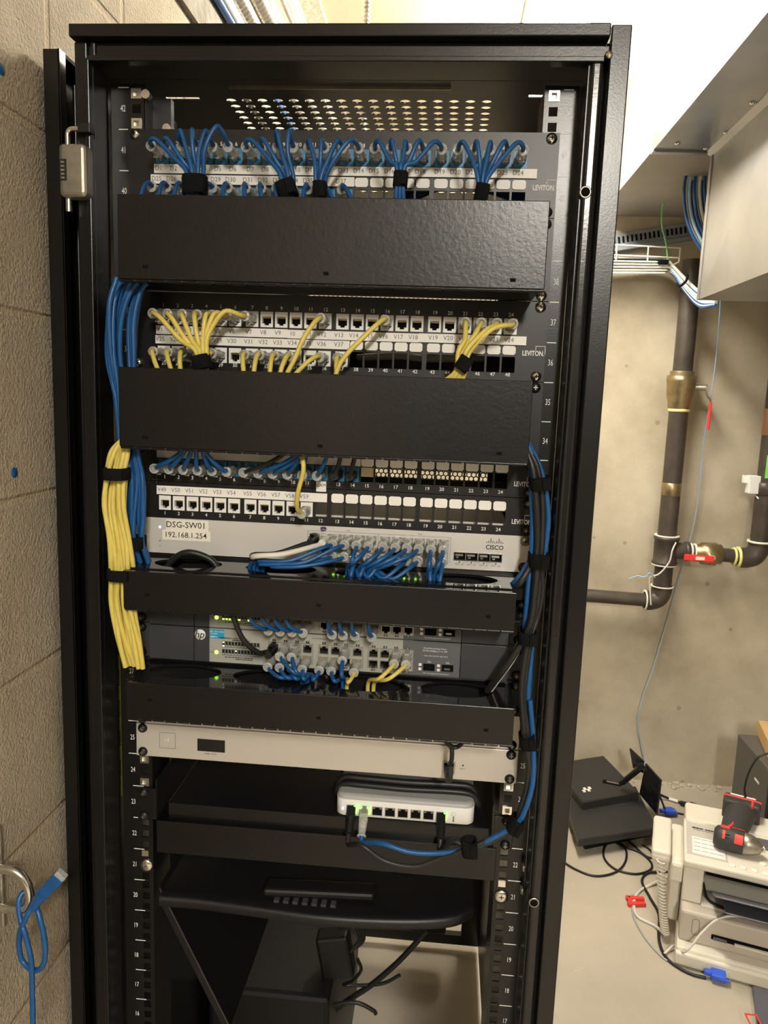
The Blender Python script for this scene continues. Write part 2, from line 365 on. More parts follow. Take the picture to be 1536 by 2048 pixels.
# rear mesh door
b=MB(); hp=.0125
zz0,zz1=.45,1.85
rows=int((zz1-zz0)/(hp*.866)); cols=int(.50/hp)
for j in range(rows):
    for i in range(cols):
        cx=-.25+hp*(i+.5+(.5 if j%2 else 0)); cz=zz0+hp*.866*(j+.5); vs=[]
        for k in range(6):
            a=math.pi/6+k*math.pi/3; R1=hp/2/math.cos(math.pi/6)*1.002; R0=R1*.76
            vs += [(cx+R0*math.cos(a),YB,cz+R0*math.sin(a)),(cx+R1*math.cos(a),YB,cz+R1*math.sin(a))]
        b.add(vs,[(2*k,2*k+1,(2*k+3)%12,(2*k+2)%12) for k in range(6)],'rack_paint')
b.box(XL,-.246,YB-.01,YB+.01,FZ+.03,1.9,'rack_paint').box(.249,XR,YB-.01,YB+.01,FZ+.03,1.9,'rack_paint').box(-.25,.25,YB-.01,YB+.01,1.845,1.9,'rack_paint').box(-.25,.25,YB-.01,YB+.01,.40,.455,'rack_paint').box(-.25,.25,YB-.01,YB+.01,FZ+.03,FZ+.06,'rack_paint')
part(rack,'rear_door',b)
# rails
def rail(sg):
    holes=[]
    for u in range(8,42):
        for dz in (.00635,.022225,.0381):
            z=u*U+dz; holes.append((sg*.2326-.00475,sg*.2326+.00475,z-.00475,z+.00475))
    a,c=(.2225,.2600) if sg>0 else (-.2620,-.2225)
    b=MB().plate(a,c,FZ+.05,42*U+.004,0,.002,holes,'rack_paint')
    xi=.2225*sg; b.box(min(xi,xi+sg*.002),max(xi,xi+sg*.002),.002,.06,FZ+.05,42*U+.004,'rack_paint')
    xo=c-.002 if sg>0 else a; b.box(xo,xo+.002,.002,.03,FZ+.05,42*U,'rack_paint')
    r=part(rack,'mounting_rail',b)
    b=MB()
    for u in range(14,43):
        z=u*U; xa,xb=(.2395,.2555) if sg>0 else (-.2485,-.2345)
        if u>=24: xa,xb=(.2425,.2530) if sg>0 else (-.2535,-.2415)
        b.box(xa,xb,-.0003,0,z-.0005,z+.0005,'ink_white')
        if u<42: b.text(str(u+1),.0098,(sg*.2482 if u>=22 else sg*(.2475), -.0003, z+.022),'ink_white',sx=.62)
    part(r,'unit_marking',b)
    # hardware seen in the rail
    def cage(u,dz):
        b=MB(); x=sg*.2326; z=u*U+dz
        b.plate(x-.0058,x+.0058,z-.0055,z+.0055,-.0012,.003,[(x-.003,x+.003,z-.003,z+.003)],'steel'); b.cyl((x,.0028,z),(x,.0035,z),.0045,'steel_worn',8); part(r,'cage_nut',b)
    for u,dz in ((41,.0381),(23,.0381),(23,.00635)): cage(u,dz)
    if sg<0: cage(41,.00635)
    x=sg*.2326; z=20*U+.0222
    part(r,'silver_screw',MB().lathe([(0,-.003),(.006,-.003),(.0092,-.0012),(.0092,0),(0,0)],(x,-.0001,z),(0,1,0),'steel',20).box(x-.0030,x+.0030,-.0034,-.0030,z-.0008,z+.0008,'ink_grey').box(x-.0008,x+.0008,-.0034,-.0030,z-.003,z+.003,'ink_grey').box(x-.005,x+.004,-.001,.003,z+.013,z+.021,'steel'))
for sg in (-1,1): rail(sg)
b=MB().box(-.222,-.200,.02,.03,41*U-.002,42*U-.004,'bracket_grey').box(-.2235,-.2215,.0,.10,41*U-.002,42*U-.004,'bracket_grey').cyl((-.205,.018,41*U+.008),(-.205,.03,41*U+.008),.005,'steel',10).cyl((-.219,.0,41*U+.035),(-.219,-.008,41*U+.035),.005,'steel',10)
b.prism([(0,0),(.03,-.012),(.03,-.022),(0,-.01)],(-.205,.025,41*U+.012),(1,0,0),(0,0,1),(0,.002,0),'steel_worn')
part(rack,'rail_bracket',b)
b=MB()
for z in (41.62*U,41.15*U): b.box(XL+.0035,XL+.006,-.03,-.012,z-.012,z+.012,'steel_worn',.001)
part(rack,'lock_striker',b)
for z,y in ((21.6*U,-.01),(20.9*U,-.01)):
    part(rack,'side_bolt',MB().lathe([(0,-.004),(.005,-.003),(.006,0),(0,0)],(.258,y,z),(1,0,0),'steel_worn',12))
def bolthole(px,py):
    p=pc(px,py,YF-.001); part(rack,'frame_hole',MB().lathe([(.0,-.0002),(.0048,-.0002),(.0048,.0005)],p,(0,1,0),'port_dark',14).lathe([(.0048,-.0002),(.0058,-.0004),(.0064,.0004)],p,(0,1,0),'steel_worn',14))
bolthole(1171,384); bolthole(1068,1806)
p=pc(1218,109,YF-.002); part(rack,'frame_rivet',MB().lathe([(0,-.003),(.003,-.002),(.004,.001)],p,(0,1,0),'steel',12))
# vertical warning labels
def warn(x, yA, yB, z0, z1, skip=False):
    s_=1 if x<0 else -1
    b=MB().box(x,x+s_*.0004,yA,yB,z0,z1,'warning_yellow')
    k=0; z=z1-.012; xf=x+s_*.0006
    while z>z0+.035:
        for j in range(7):
            zz=z-j*.0038; b.add([(xf,yA+.003,zz),(xf,yB-.003-(.008 if j==6 else 0),zz),(xf,yB-.003-(.008 if j==6 else 0),zz-.0017),(xf,yA+.003,zz-.0017)],[(0,1,2,3)],'ink_black')
        z-=.036
        ym=(yA+yB)/2; b.add([(xf,ym-.004,z),(xf,ym+.004,z),(xf,ym,z+.0068)],[(0,1,2)],'ink_black'); z-=.006
    part(rack,'warning_label',b,'yellow warning strip printed with black text blocks')
pA=pX(231,1615,-.2785); pB=pX(255,1568,-.2785)
warn(-.2785, .004, .034, pX(243,1592,-.2785).z, 1.22)
warn(.2575, .004, .03, .99, 1.44)
# door folded back along the rack's left side, with its lift-off hinge
door=MB().box(-.3225,-.3035,-.035,-.031,FZ+.03,1.893,'rack_paint',.001).box(-.3225,-.3205,-.031,.50,FZ+.03,1.893,'door_inside').box(-.322,-.290,.497,.50,FZ+.03,1.893,'door_inside')
door.box(-.3225,-.304,-.031,.50,1.889,1.893,'door_inside').box(-.3055,-.3035,-.035,-.022,FZ+.03,1.893,'rack_paint')
door.cyl((-.3095,.01,FZ+.06),(-.3095,.01,1.872),.0028,'rack_paint',10)
dr=part(rack,'front_door',door,'black door folded back against the rack side')
p=pc(153,345,-.05)
b=MB().obox((p.x,p.y,p.z),(1,0,0),(0,1,0),(0,0,1),.0155,.010,.0275,'steel_worn',.005,3)
b.box(p.x-.0135,p.x-.006,p.y-.0105,p.y-.0095,p.z-.011,p.z+.011,'ink_black')
for k in range(5): b.box(p.x-.012,p.x-.008,p.y-.0112,p.y-.0103,p.z-.0095+k*.004,p.z-.0075+k*.004,'steel')
hg=part(dr,'hinge',b,'grey metal hinge knuckle')
b=MB().tube([(p.x-.009,p.y,p.z+.025),(p.x-.009,p.y,p.z+.036),(p.x-.0085,p.y,p.z+.041),(p.x-.004,p.y,p.z+.0445),(p.x+.012,p.y,p.z+.0445)],.0027,'steel',10)
part(dr,'hinge_pin',b,'bright L-shaped hinge pin'); b=MB(); b.cyl((p.x-.0095,p.y,p.z-.027),(p.x-.0095,p.y,p.z-.041),.0034,'steel',10)
part(dr,'hinge_pin_end',b)
part(dr,'hinge_bush',MB().box(p.x+.004,p.x+.018,p.y-.004,p.y+.006,p.z+.040,p.z+.050,'soft_black',.001))
# ================================================================== shared small parts
def mk_jack(m):
    b=MB().plate(-.0073,.0073,-.0087,.0087,-.0022,.004,[(-.0052,.0052,-.0046,.0034),(-.0026,.0026,-.0066,-.0046)],m)
    b.box(-.0056,.0056,.004,.012,-.0068,.004,'port_dark')
    b.box(-.0052,.0052,.0025,.0035,.0022,.0034,m)
    for k in range(8): b.box(-.0038+k*.00105,-.0034+k*.00105,.0005,.004,.0015,.0032,'gold')
    b.prism([(-.0052,-.0066),(-.0030,-.0066),(-.0052,-.0046)],(0,-.0012,0),(1,0,0),(0,0,1),(0,.004,0),m)
    return b.mesh('jack')
JW=mk_jack('jack_white'); JB=mk_jack('jack_blue')
def mk_plug(m, strain):
    b=MB().box(-.0055,.0055,-.013,.004,-.0038,.0042,m,.0008,1)
    b.box(-.0028,.0028,-.012,.003,-.0062,-.0040,m,.0004,1)
    b.prism([(-.013,-.004),(-.020,-.0085),(-.020,-.0070),(-.012,-.0025)],(-.0026,0,0),(0,1,0),(0,0,1),(.0052,0,0),m)
    b.tube([(0,-.011,0),(0,-.016,0),(0,-.024,0),(0,-.031,0)], lambda t: .0062-.0018*t, strain, 10, 3)
    if m=='clear_plastic':
        b.lathe([(.0046,0),(.0060,-.001),(.0060,-.0025),(.0040,-.003)],(0,-.031,0),(0,1,0),strain,10)
        for k in range(8): b.box(-.0036+k*.001,-.0032+k*.001,-.006,.002,.0040,.0046,'gold')
    return b.mesh('plug')
PCL=mk_plug('clear_plastic','clear_plastic'); PBK=mk_plug('soft_black','soft_black'); PWH=mk_plug('cable_white','cable_white')
def cable_thing(name,label,cat,group,color,r,pts,plugs=(),loc=None,k=6,n=8):
    """pts world; plugs = [(mesh,pos,rot)]"""
    t=thing(name, loc if loc is not None else pts[0], label, cat, group)
    part(t,'cable_jacket',MB().tube(pts,r,color,n,k))
    for me,pos,rot in plugs: inst(t,'plug',me,pos,rot)
    return t
PX=lambda i: -.2015+.0171*i+(.0200-.0171)*(i//6)
def screw(parent, x, z, y=-.004, m='soft_black', r=.0062):
    b=MB().lathe([(0,-.0045),(r*.55,-.004),(r*.9,-.0022),(r,0),(r,.001)],(x,y,z),(0,1,0),m,16)
    b.box(x-.0024,x+.0024,y-.0049,y-.0043,z-.0005,z+.0005,'port_dark' if m!='soft_black' else 'steel_worn').box(x-.0005,x+.0005,y-.0049,y-.0043,z-.0024,z+.0024,'port_dark' if m!='soft_black' else 'steel_worn')
    part(parent,'screw',b)
def fine_print(b,xc,y,zc,w_,h,m,seed=1,ux=Vector((1,0,0)),uy=Vector((0,0,1)),nrm=Vector((0,-1,0))):
    # print too small to read: a row of word-like dashes
    rnd=random.Random(seed); x=-w_/2; o=Vector((xc,y,zc))
    while x<w_/2:
        l=min(rnd.uniform(.5,1.8)*h,w_/2-x); hh=h*rnd.uniform(.55,1)/2
        P=[o+ux*x-uy*hh,o+ux*(x+l)-uy*hh,o+ux*(x+l+h*.15)+uy*hh,o+ux*(x+h*.15)+uy*hh]
        b.add(P,[(0,1,2,3)],m); x+=l+h*rnd.choice((.15,.15,.15,.6))
    return b
def leviton(parent,x,z,y):
    x+=.0035; b=MB().text('LEVITON',.0078,(x,y,z),'ink_white',sx=.74,bold=.02).text('.',.008,(x+.0125,y,z),'ink_white')
    a=.0008; cx=x+.0085; cz=z+.0035
    for X0,X1,Z0,Z1 in ((cx-.0055,cx+.0055,cz+.0045,cz+.005),(cx-.0055,cx-.005,cz,cz+.005),(cx+.005,cx+.0055,cz-.004,cz+.005)): b.box(X0,X1,y-.0002,y,Z0,Z1,'ink_white')
    part(parent,'maker_lettering',b)
def strip(parent,x0,x1,z0,z1,labels,y=-.0052,step=None,bend=None):
    """white printed strip; labels = [(text,x)]"""
    b=MB(); segs=bend or [(x0,x1,0)]
    for a,c,dz in segs: b.box(a,c,y-.0008,y,z0+dz,z1+dz,'label_white')
    for t,x in labels:
        dz=[d for a,c,d in segs if a<=x<=c]; dz=dz[0] if dz else 0
        b.text(t,.0072,(x,y-.0010,(z0+z1)/2+dz+.0004),'ink_grey',sx=.95)
    part(parent,'label_strip',b)
def window(b,x,z0,z1,y=-.0046):
    h=.0074; r=.0018
    poly=[(-h+r,z0),(h-r,z0),(h,z0+r),(h,z1-r),(h-r,z1),(-h+r,z1),(-h,z1-r),(-h,z0+r)]
    b.prism(poly,(x,y-.0006,0),(1,0,0),(0,0,1),(0,.0006,0),'label_white')
# ================================================================== PATCH PANELS
def panel48(u_top, label, jack, upper, lower, prefix):
    zt_=u_top*U-.0004; zb=(u_top-2)*U+.0004
    t=thing('patch_panel',(0,0,zb),label,'patch panel')
    zu=zt_-.028; zl=zt_-.0703
    holes=[]
    for i in range(24):
        holes.append((PX(i)-.0074,PX(i)+.0074,zu-.0088,zu+.0088)); holes.append((PX(i)-.0074,PX(i)+.0074,zl-.0088,zl+.0088))
    part(t,'face_plate',MB().plate(-.2413,.2413,zb,zt_,-.004,-.0015,holes,'panel_black').box(-.2413,.2413,-.0015,.012,zt_-.0015,zt_,'panel_black').box(-.2413,.2413,-.0015,.012,zb,zb+.0015,'panel_black'))
    for i in upper: inst(t,'jack',jack,(PX(i-1),-.002,zu))
    for i in lower: inst(t,'jack',jack,(PX(i-25),-.002,zl))
    # port numbers printed above and below
    b=MB()
    for i in range(24):
        b.text(str(i+1),.0058,(PX(i),-.0042,zt_-.0153),'ink_white',bold=.01); b.text(str(i+25),.0058,(PX(i),-.0042,zb+.0065),'ink_white',bold=.01)
    part(t,'port_numbers',b)
    b=MB()
    for i in range(13,24): window(b,PX(i),zt_-.0592,zt_-.0494)
    part(t,'label_window',b)
    return t,zt_,zu,zl
# D panel
tD,zt_,zuD,zlD=panel48(41,'black two-row patch panel with blue jacks and D labels, topmost in the rack',JB,range(1,25),range(25,38),'D')
strip(tD,-.2105,.2190,zt_-.0477,zt_-.0379,[('D%d'%i,PX(i-1)-(.0035 if i<19 else .002)) for i in range(1,25)])
part(tD,'label_strip',MB().box(-.2145,PX(13)-.008 -.0,-.006,-.0052,zt_-.0590,zt_-.0491,'label_white'))
b=MB()
for i in range(25,38): b.text('D%d'%i,.0072,(PX(i-25)-.006,-.0062,zt_-.0538),'ink_grey',sx=.95)
part(tD,'strip_lettering',b)
leviton(tD,.2235,zt_-.0570,-.0042)
for x in (-.2326,.2326):
    screw(tD,x,40*U+.0381,m='steel')
    screw(tD,x,39*U+.00635,m='steel')
# V panel
tV,zt_V,zuV,zlV=panel48(37,'black two-row patch panel with white jacks and V labels, yellow cables',JW,range(1,25),range(25,38),'V')
zt_=zt_V
vlab=[('V%d'%i if i!=10 else '10',PX(i-1)-(.0035 if i<19 else .001)) for i in range(1,25)]
strip(tV,-.2100,.2190,zt_-.0483,zt_-.0386,vlab,bend=[(-.2100,-.054,0),(-.054,.098,-.0004),(.098,.2190,0)])
strip(tV,-.2108,PX(13)-.008,zt_-.0592,zt_-.0496,[('V%d'%i,PX(i-25)-.0035) for i in range(25,38)])
part(tV,'mesh_blocker',MB().box(-.2,.215,.10,.102,zt_V-.089,zt_V-.045,'inner_black'))  # added black plate, stops the bright rear mesh showing through the open ports
leviton(tV,.2235,zt_-.0570,-.0042)
for x in (-.2326,.2326):
    screw(tV,x,36*U+.0381,m='steel'); screw(tV,x,35*U+.00635,m='steel')
def panel24(u_top,label,jack,ports,blank=None):
    zt_=u_top*U-.0004; zb=(u_top-1)*U+.0004; zj=zb+.0180
    t=thing('patch_panel',(0,0,zb),label,'patch panel')
    holes=[(PX(i)-.0074,PX(i)+.0074,zj-.0088,zj+.0088) for i in range(24)]
    part(t,'face_plate',MB().plate(-.2413,.2413,zb,zt_,-.004,-.0015,holes,'panel_black').box(-.2413,.2413,-.0015,.012,zt_-.0015,zt_,'panel_black').box(-.2413,.2413,-.0015,.012,zb,zb+.0015,'panel_black'))
    for i in ports: inst(t,'jack',jack,(PX(i-1),-.002,zj))
    b=MB()
    for i in range(24): b.text(str(i+1),.0058,(PX(i),-.0042,zb+.0052),'ink_white',bold=.01)
    part(t,'port_numbers',b)
    return t,zt_,zb,zj
tC,ztC,zbC,zjC=panel24(33,'black one-row patch panel with blue jacks half hidden below the second cover',JB,range(1,15))
b=MB()
for i in range(14,24): window(b,PX(i),zbC+.0280,zbC+.0385)
part(tC,'label_window',b)
strip(tC,-.2105,PX(13)+.009,zbC+.0283,zbC+.0387,[])
part(tC,'blank_insert',MB().box(PX(14)-.0073,PX(14)+.0073,-.003,.004,zjC-.002,zjC+.0087,'tan_blank'))
part(tC,'tag',MB().box(PX(11)-.006,PX(11)+.006,-.0052,-.0045,zbC-.004,zbC+.0085,'label_white').text('CAM',.0052,(PX(11),-.0054,zbC+.0035),'ink_black'),'white CAM tag under port twelve')
part(tC,'rear_bar',MB().box(-.2,.215,.08,.082,zbC-.02,zbC+.0075,'inner_black'))
leviton(tC,.2235,zbC+.0155,-.0042)
tE,ztE,zbE,zjE=panel24(32,'black one-row patch panel with white jacks labelled V49 to V59',JW,range(1,12))
strip(tE,-.2110,PX(11)+.0075,zbE+.0283,zbE+.0388,[('V%d'%(49+i),PX(i)-.003) for i in range(11)],bend=[(-.2110,-.052,0),(-.052,PX(11)+.0075,-.0003)])
b=MB()
for i in range(12,24): window(b,PX(i),zbE+.0280,zbE+.0388)
part(tE,'label_window',b); b=MB().box(PX(11)-.0075,.210,.006,.010,zbE+.0088,zbE+.0108,'silver').box(PX(11)-.0075,.210,.012,.014,zbE+.0245,zbE+.034,'bracket_grey')
part(tE,'rear_bar',b); leviton(tE,.2235,zbE+.0155,-.0042)
part(tE,'alignment_mark',MB().box(-.2165,-.2065,-.0048,-.0042,ztE+.0015,ztE+.0025,'steel').box(-.212,-.211,-.0048,-.0042,ztE-.003,ztE+.007,'steel'))
for t,zb in ((tC,32*U),(tE,31*U)):
    for x in (-.2326,.2326): screw(t,x,zb+.0381); screw(t,x,zb+.00635)
# ================================================================== CABLE MANAGERS (covers)
def manager(u0,u1,yc,label,x0,x1,ht,hinges,knock,tray=False,zoff=0):
    z0=u0*U+zoff; z1=u1*U+zoff
    t=thing('cable_manager',(0,0,z0),label,'cable manager')
    b=MB().box(x0,x1,yc,yc+.0022,z0+.002,z1-.001,'cover_paint',.0009).box(x0,x1,yc+.002,yc+.009,z1-.0025,z1-.0010,'cover_paint').box(x0,x0+.0015,yc+.002,yc+.007,z0+.003,z1-.001,'cover_paint').box(x1-.0015,x1,yc+.002,yc+.007,z0+.003,z1-.001,'cover_paint')
    c=part(t,'hinged_cover',b)
    b=MB()
    for px,py in knock:
        p=pc(px,py,yc-.0004); b.box(p.x-.0028,p.x+.0028,yc-.0006,yc+.0001,p.z-.0017,p.z+.0017,'port_dark')
    part(c,'latch_slot',b)
    b=MB(); n=26; L=(x1-x0)/n
    b.cyl((x0+.003,yc+.003,z0+.001),(x1-.003,yc+.003,z0+.001),.0012,'bracket_grey',8)
    for k in range(n):
        (b.cyl((x0+L*k+.001,yc+.003,z0+.001),(x0+L*(k+1)-.001,yc+.003,z0+.001),.0021 if k%2 else .0018,'cover_paint' if k%2 else 'rack_paint',8))
    part(t,'hinge_strip',b)
    if not tray:
        b=MB().box(-.2413,.2413,-.004,-.0015,u0*U+.0005,u1*U-.0005,'panel_black').box(-.222,.222,yc+.006,-.004,z0+.0005,z0+.002,'gloss_black').box(-.222,.222,yc+.045,-.004,z1-.003,z1-.0015,'panel_black')
        for k in range(9): b.box(-.218+k*.0543,-.216+k*.0543,yc+.012,-.004,z0+.002,z0+.012,'panel_black')
        part(t,'back_channel',b)
    return t,z0,z1
m1=manager(37,39,-.083,'black cover of a wide cable manager, uppermost cover in the rack',-.2205,.2265,0,0,[(290,533),(652,547),(1026,560)])[0]
m2=manager(33,35,-.083,'black cover of a wide cable manager below the yellow cables',-.2225,.2215,0,0,[(290,875),(640,892),(998,907)])[0]
for t,zs in ((m1,(38*U+.0381,37*U+.00635)),(m2,(34*U+.0381,33*U+.00635))):
    for x in (-.2326,.2326):
        for z in zs: screw(t,x,z,m='steel' if t is m1 else 'soft_black')
def tray_manager(u, label, holes_px, knock, yc, x0,x1, z1adj, z0adj):
    zT=u*U+U-.003
    t=thing('cable_manager',(0,0,u*U),label,'cable manager')
    z1=u*U+z1adj; z0=u*U+z0adj
    b=MB().box(x0,x1,yc,yc+.002,z0,z1,'cover_paint',.0009).box(x0,x1,yc+.001,yc+.0115,z1-.0016,z1,'gloss_black')
    c=part(t,'hinged_cover',b)
    b=MB()
    for px,py in knock:
        p=pc(px,py,yc-.0004); b.box(p.x-.0025,p.x+.0025,yc-.0006,yc+.0001,p.z-.0014,p.z+.0014,'port_dark')
    part(c,'latch_slot',b)
    b=MB(); n=30; L=(x1-x0)/n
    for k in range(n): b.cyl((x0+L*k+.0008,yc+.0025,z0-.001),(x0+L*(k+1)-.0008,yc+.0025,z0-.001),.0019 if k%2 else .0016,'cover_paint',8)
    b.box(x0,x1,yc+.003,-.004,z0-.0008,z0+.0008,'gloss_black')
    part(t,'hinge_strip',b)
    # glossy tray top with oval cable openings: strips of quads with elliptical holes
    b=MB(); yA,yB_=yc+.012,-.004; zt2=zT
    ell=[]
    for (pa,pb,py) in holes_px:
        a=pz(pa,py,zt2); c_=pz(pb,py,zt2); ell.append(((a.x+c_.x)/2, (c_.x-a.x)/2))
    cy=(yA+yB_)/2; ry=.024; xs0,xs1=-.2225,.2255; edges=[xs0]+[ (ell[i][0]+ell[i][1]+ell[i+1][0]-ell[i+1][1])/2 for i in range(len(ell)-1)]+[xs1]
    for i,(cx,rx) in enumerate(ell):
        e0,e1=edges[i],edges[i+1]; n=32; vs=[]
        for k in range(n):
            a=2*math.pi*(k+.5)/n; ca,sa=math.cos(a),math.sin(a)
            ex,ey=cx+ca*rx,cy+sa*ry
            hx=(e1-cx) if ca>0 else (cx-e0); q=min(hx/abs(ca) if abs(ca)>1e-6 else 9, ((yB_-yA)/2)/abs(sa) if abs(sa)>1e-6 else 9)
            # snap corners
            vs += [(ex,ey,zt2),(cx+ca*q,cy+sa*q,zt2),(ex,ey,zt2-.003)]
        fs=[]
        for k in range(n): a=3*k; c2=3*((k+1)%n); fs += [(a,a+1,c2+1,c2),(a,c2,c2+2,a+2)]
        b.add(vs,fs,'gloss_black')
        for X in (e0,e1):
            for Y_ in (yA,yB_):
                # corner triangles
                cand=[v for v in vs[1::3] if abs(v[0]-X)<.03 or abs(v[1]-Y_)<1e-6]
        for sx_ in (0,1):
            for sy_ in (0,1):
                X=(e0,e1)[sx_]; Y_=(yA,yB_)[sy_]
                onx=[v for v in vs[1::3] if abs(v[0]-X)<1e-7]; ony=[v for v in vs[1::3] if abs(v[1]-Y_)<1e-7]
                if onx and ony:
                    a=min(onx,key=lambda v:abs(v[1]-Y_)); c2=min(ony,key=lambda v:abs(v[0]-X)); b.add([a,(X,Y_,zt2),c2],[(0,1,2)],'gloss_black')
    b.box(xs0,xs1,yA-.001,yA+.001,zt2-.012,zt2,'gloss_black')
    part(t,'slotted_tray',b,'glossy tray with oval cable openings')
    b=MB().box(-.2413,.2413,-.004,-.0015,u*U+.0005,u*U+U-.0005,'panel_black').box(xs0,xs1,yA,-.004,u*U+.004,u*U+.0055,'panel_black')
    part(t,'back_channel',b)
    for x in (-.2326,.2326): screw(t,x,u*U+.0381); screw(t,x,u*U+.00635)
    return t
tray_manager(29,'black tray style cable manager under the silver network switch',[(322,462,1117),(490,637,1135),(667,813,1148),(848,996,1163)],[(294,1190),(637,1211),(977,1234)],-.084,-.2205,.2185,.040,-.0035)
tray_manager(26,'black tray style cable manager directly above the slim silver panel',[(300,450,1338),(470,636,1345),(650,812,1358),(842,985,1372)],[(300,1400),(637,1436),(972,1461)],-.084,-.2185,.2245,.042,-.002)
# ================================================================== SILVER SWITCH
zc=30*U
sw=thing('network_switch',(0,0,zc),'silver network switch with a DSG-SW01 address label and SFP ports','network switch')
CXs=[629,652,673,696,719,742,770,794,816,839,863,887]
cx_=[pc(x,1088,-.004).x for x in CXs]
ztop=zc+.0290; zbot=zc+.0150
holes=[]
for x in cx_: holes += [(x-.0062,x+.0062,ztop-.0058,ztop+.0058),(x-.0062,x+.0062,zbot-.0058,zbot+.0058)]
sfp=[pc(x,1118,-.004).x for x in (919,943,968,992)]
for x in sfp: holes.append((x-.0068,x+.0068,zc+.0110,zc+.0205))
part(sw,'front_panel',MB().plate(-.2413,.2413,zc+.0005,zc+U-.0005,-.004,-.001,holes,'silver').box(-.2413,.2413,-.001,.004,zc+.0405,zc+.0439,'silver'))
part(sw,'chassis',MB().box(-.219,.219,.012,.30,zc+.002,zc+U-.002,'inner_black'))
b=MB()
for x in cx_:
    for z,s_ in ((ztop,1),(zbot,-1)):
        b.plate(x-.0062,x+.0062,z-.0058,z+.0058,-.0035,.006,[(x-.0048,x+.0048,z-.0042 ,z+.0030),(x-.0022,x+.0022,z+.0030,z+.0050)] if s_>0 else [(x-.0048,x+.0048,z-.0030,z+.0042),(x-.0022,x+.0022,z-.0050,z-.0030)],'steel_worn')
b.box(cx_[0]-.008,cx_[-1]+.008,.006,.011,zbot-.007,ztop+.007,'port_dark')
part(sw,'port_block',b)
b=MB()
for x in sfp:
    b.box(x-.0066,x+.0066,.001,.011,zc+.0111,zc+.0204,'port_dark').box(x-.005,x+.004,-.001,.001,zc+.0155,zc+.018,'steel_worn').box(x-.004,x-.001,-.0015,.001,zc+.013,zc+.0145,'steel_worn')
    b.plate(x-.0072,x+.0072,zc+.0106,zc+.0209,-.0048,-.0035,[(x-.0064,x+.0064,zc+.0113,zc+.0202)],'steel')
part(sw,'sfp_cage',b)
b=MB(); y=-.0043
b.text('DSG-SW01',.0105,(pc(372,1063,-.0045).x,y-.0006,zc+.0362),'ink_black',bold=.004).box(pc(332,1060,y).x,pc(417,1060,y).x,y-.0004,y,zc+.0297,zc+.0427,'label_cream')
b.text('192.168.1.254',.0094,(pc(372,1082,-.0045).x-.0005,y-.0006,zc+.0237),'ink_black',bold=.003).box(pc(325,1080,y).x,pc(421,1080,y).x,y-.0004,y,zc+.0172,zc+.0297,'label_cream')
part(sw,'address_label',b,'two cream labels reading DSG-SW01 and 192.168.1.254')
lx=pc(320,1070,-.004).x
part(sw,'status_light',MB().lathe([(0,-.0008),(.0012,-.0006),(.0014,.0)],(lx,-.004,zc+.0325),(0,1,0),'led_blue',10).lathe([(0,-.0004),(.0008,-.0003),(.0008,.0)],(lx,-.004,zc+.0155),(0,1,0),'ink_black',8).text('o',.004,(lx,-.0042,zc+.009),'ink_grey'))
b=MB(); X=pc(989,1098,-.004).x
b.text('CISCO',.0075,(X,-.0042,zc+.0283),'ink_black',sx=.95,bold=.02)
for k,h in enumerate((1.2,2.2,4.6,2.2,1.2,2.2,4.6,2.2,1.2)):
    b.box(X-.0094+k*.00235-.0004,X-.0094+k*.00235+.0004,-.0043,-.004,zc+.0335,zc+.0335+h*.0013,'ink_black')
part(sw,'maker_lettering',b)
b=MB()
for i,x in enumerate(sfp):
    b.text('SFP+ %d'%(25+i),.0032,(x,-.0042,zc+.0062),'ink_grey').lathe([(0,-.0003),(.0009,-.0002),(.0009,0)],(x,-.004,zc+.0088),(0,1,0),'ink_black',8)
    if i<3: b.box(x+.003,x+.010,-.0043,-.004,zc+.0088,zc+.0091,'ink_grey')
for a,c in ((0,5),(6,11)):
    for X0,X1,Z0,Z1 in ((cx_[a]-.0085,cx_[c]+.0085,zc+.0375,zc+.0378),(cx_[a]-.0085,cx_[a]-.0082,zc+.0075,zc+.0378),(cx_[c]+.0082,cx_[c]+.0085,zc+.0075,zc+.0378),(cx_[a]-.0085,cx_[c]+.0085,zc+.0075,zc+.0078)): b.box(X0,X1,-.0043,-.004,Z0,Z1,'ink_grey')
b.text('PoE',.003,(cx_[3],-.0042,zc+.0397),'ink_grey').text('PoE',.003,(cx_[9],-.0042,zc+.0397),'ink_grey')
part(sw,'port_printing',b)
b=MB(); x=pc(647,1062,-.004).x
for k in range(9):
    a=k*.7; b.tube([(x+.003*math.cos(a),-.0043,zc+.0400+.002*math.sin(a*1.7)),(x+.004*math.cos(a+2),-.0043,zc+.0405+.0028*math.sin(a+2))],.0007,'purple',5,raw=True)
part(sw,'marker_scribble',b,'purple marker scribble above the second port')
b=MB()
for i in (2,3,5,7,8,9): 
    b.box(cx_[i]-.004,cx_[i]-.0015,-.0048,-.004,zc+.0080,zc+.0098,'led_green').box(cx_[i]+.0015,cx_[i]+.004,-.0048,-.004,zc+.0080,zc+.0098,'led_white')
part(sw,'port_light',b,'green port lights')
for x in (-.2326,.2326): screw(sw,x,zc+.0381,m='steel_worn' if x>0 else 'soft_black'); screw(sw,x,zc+.00635)
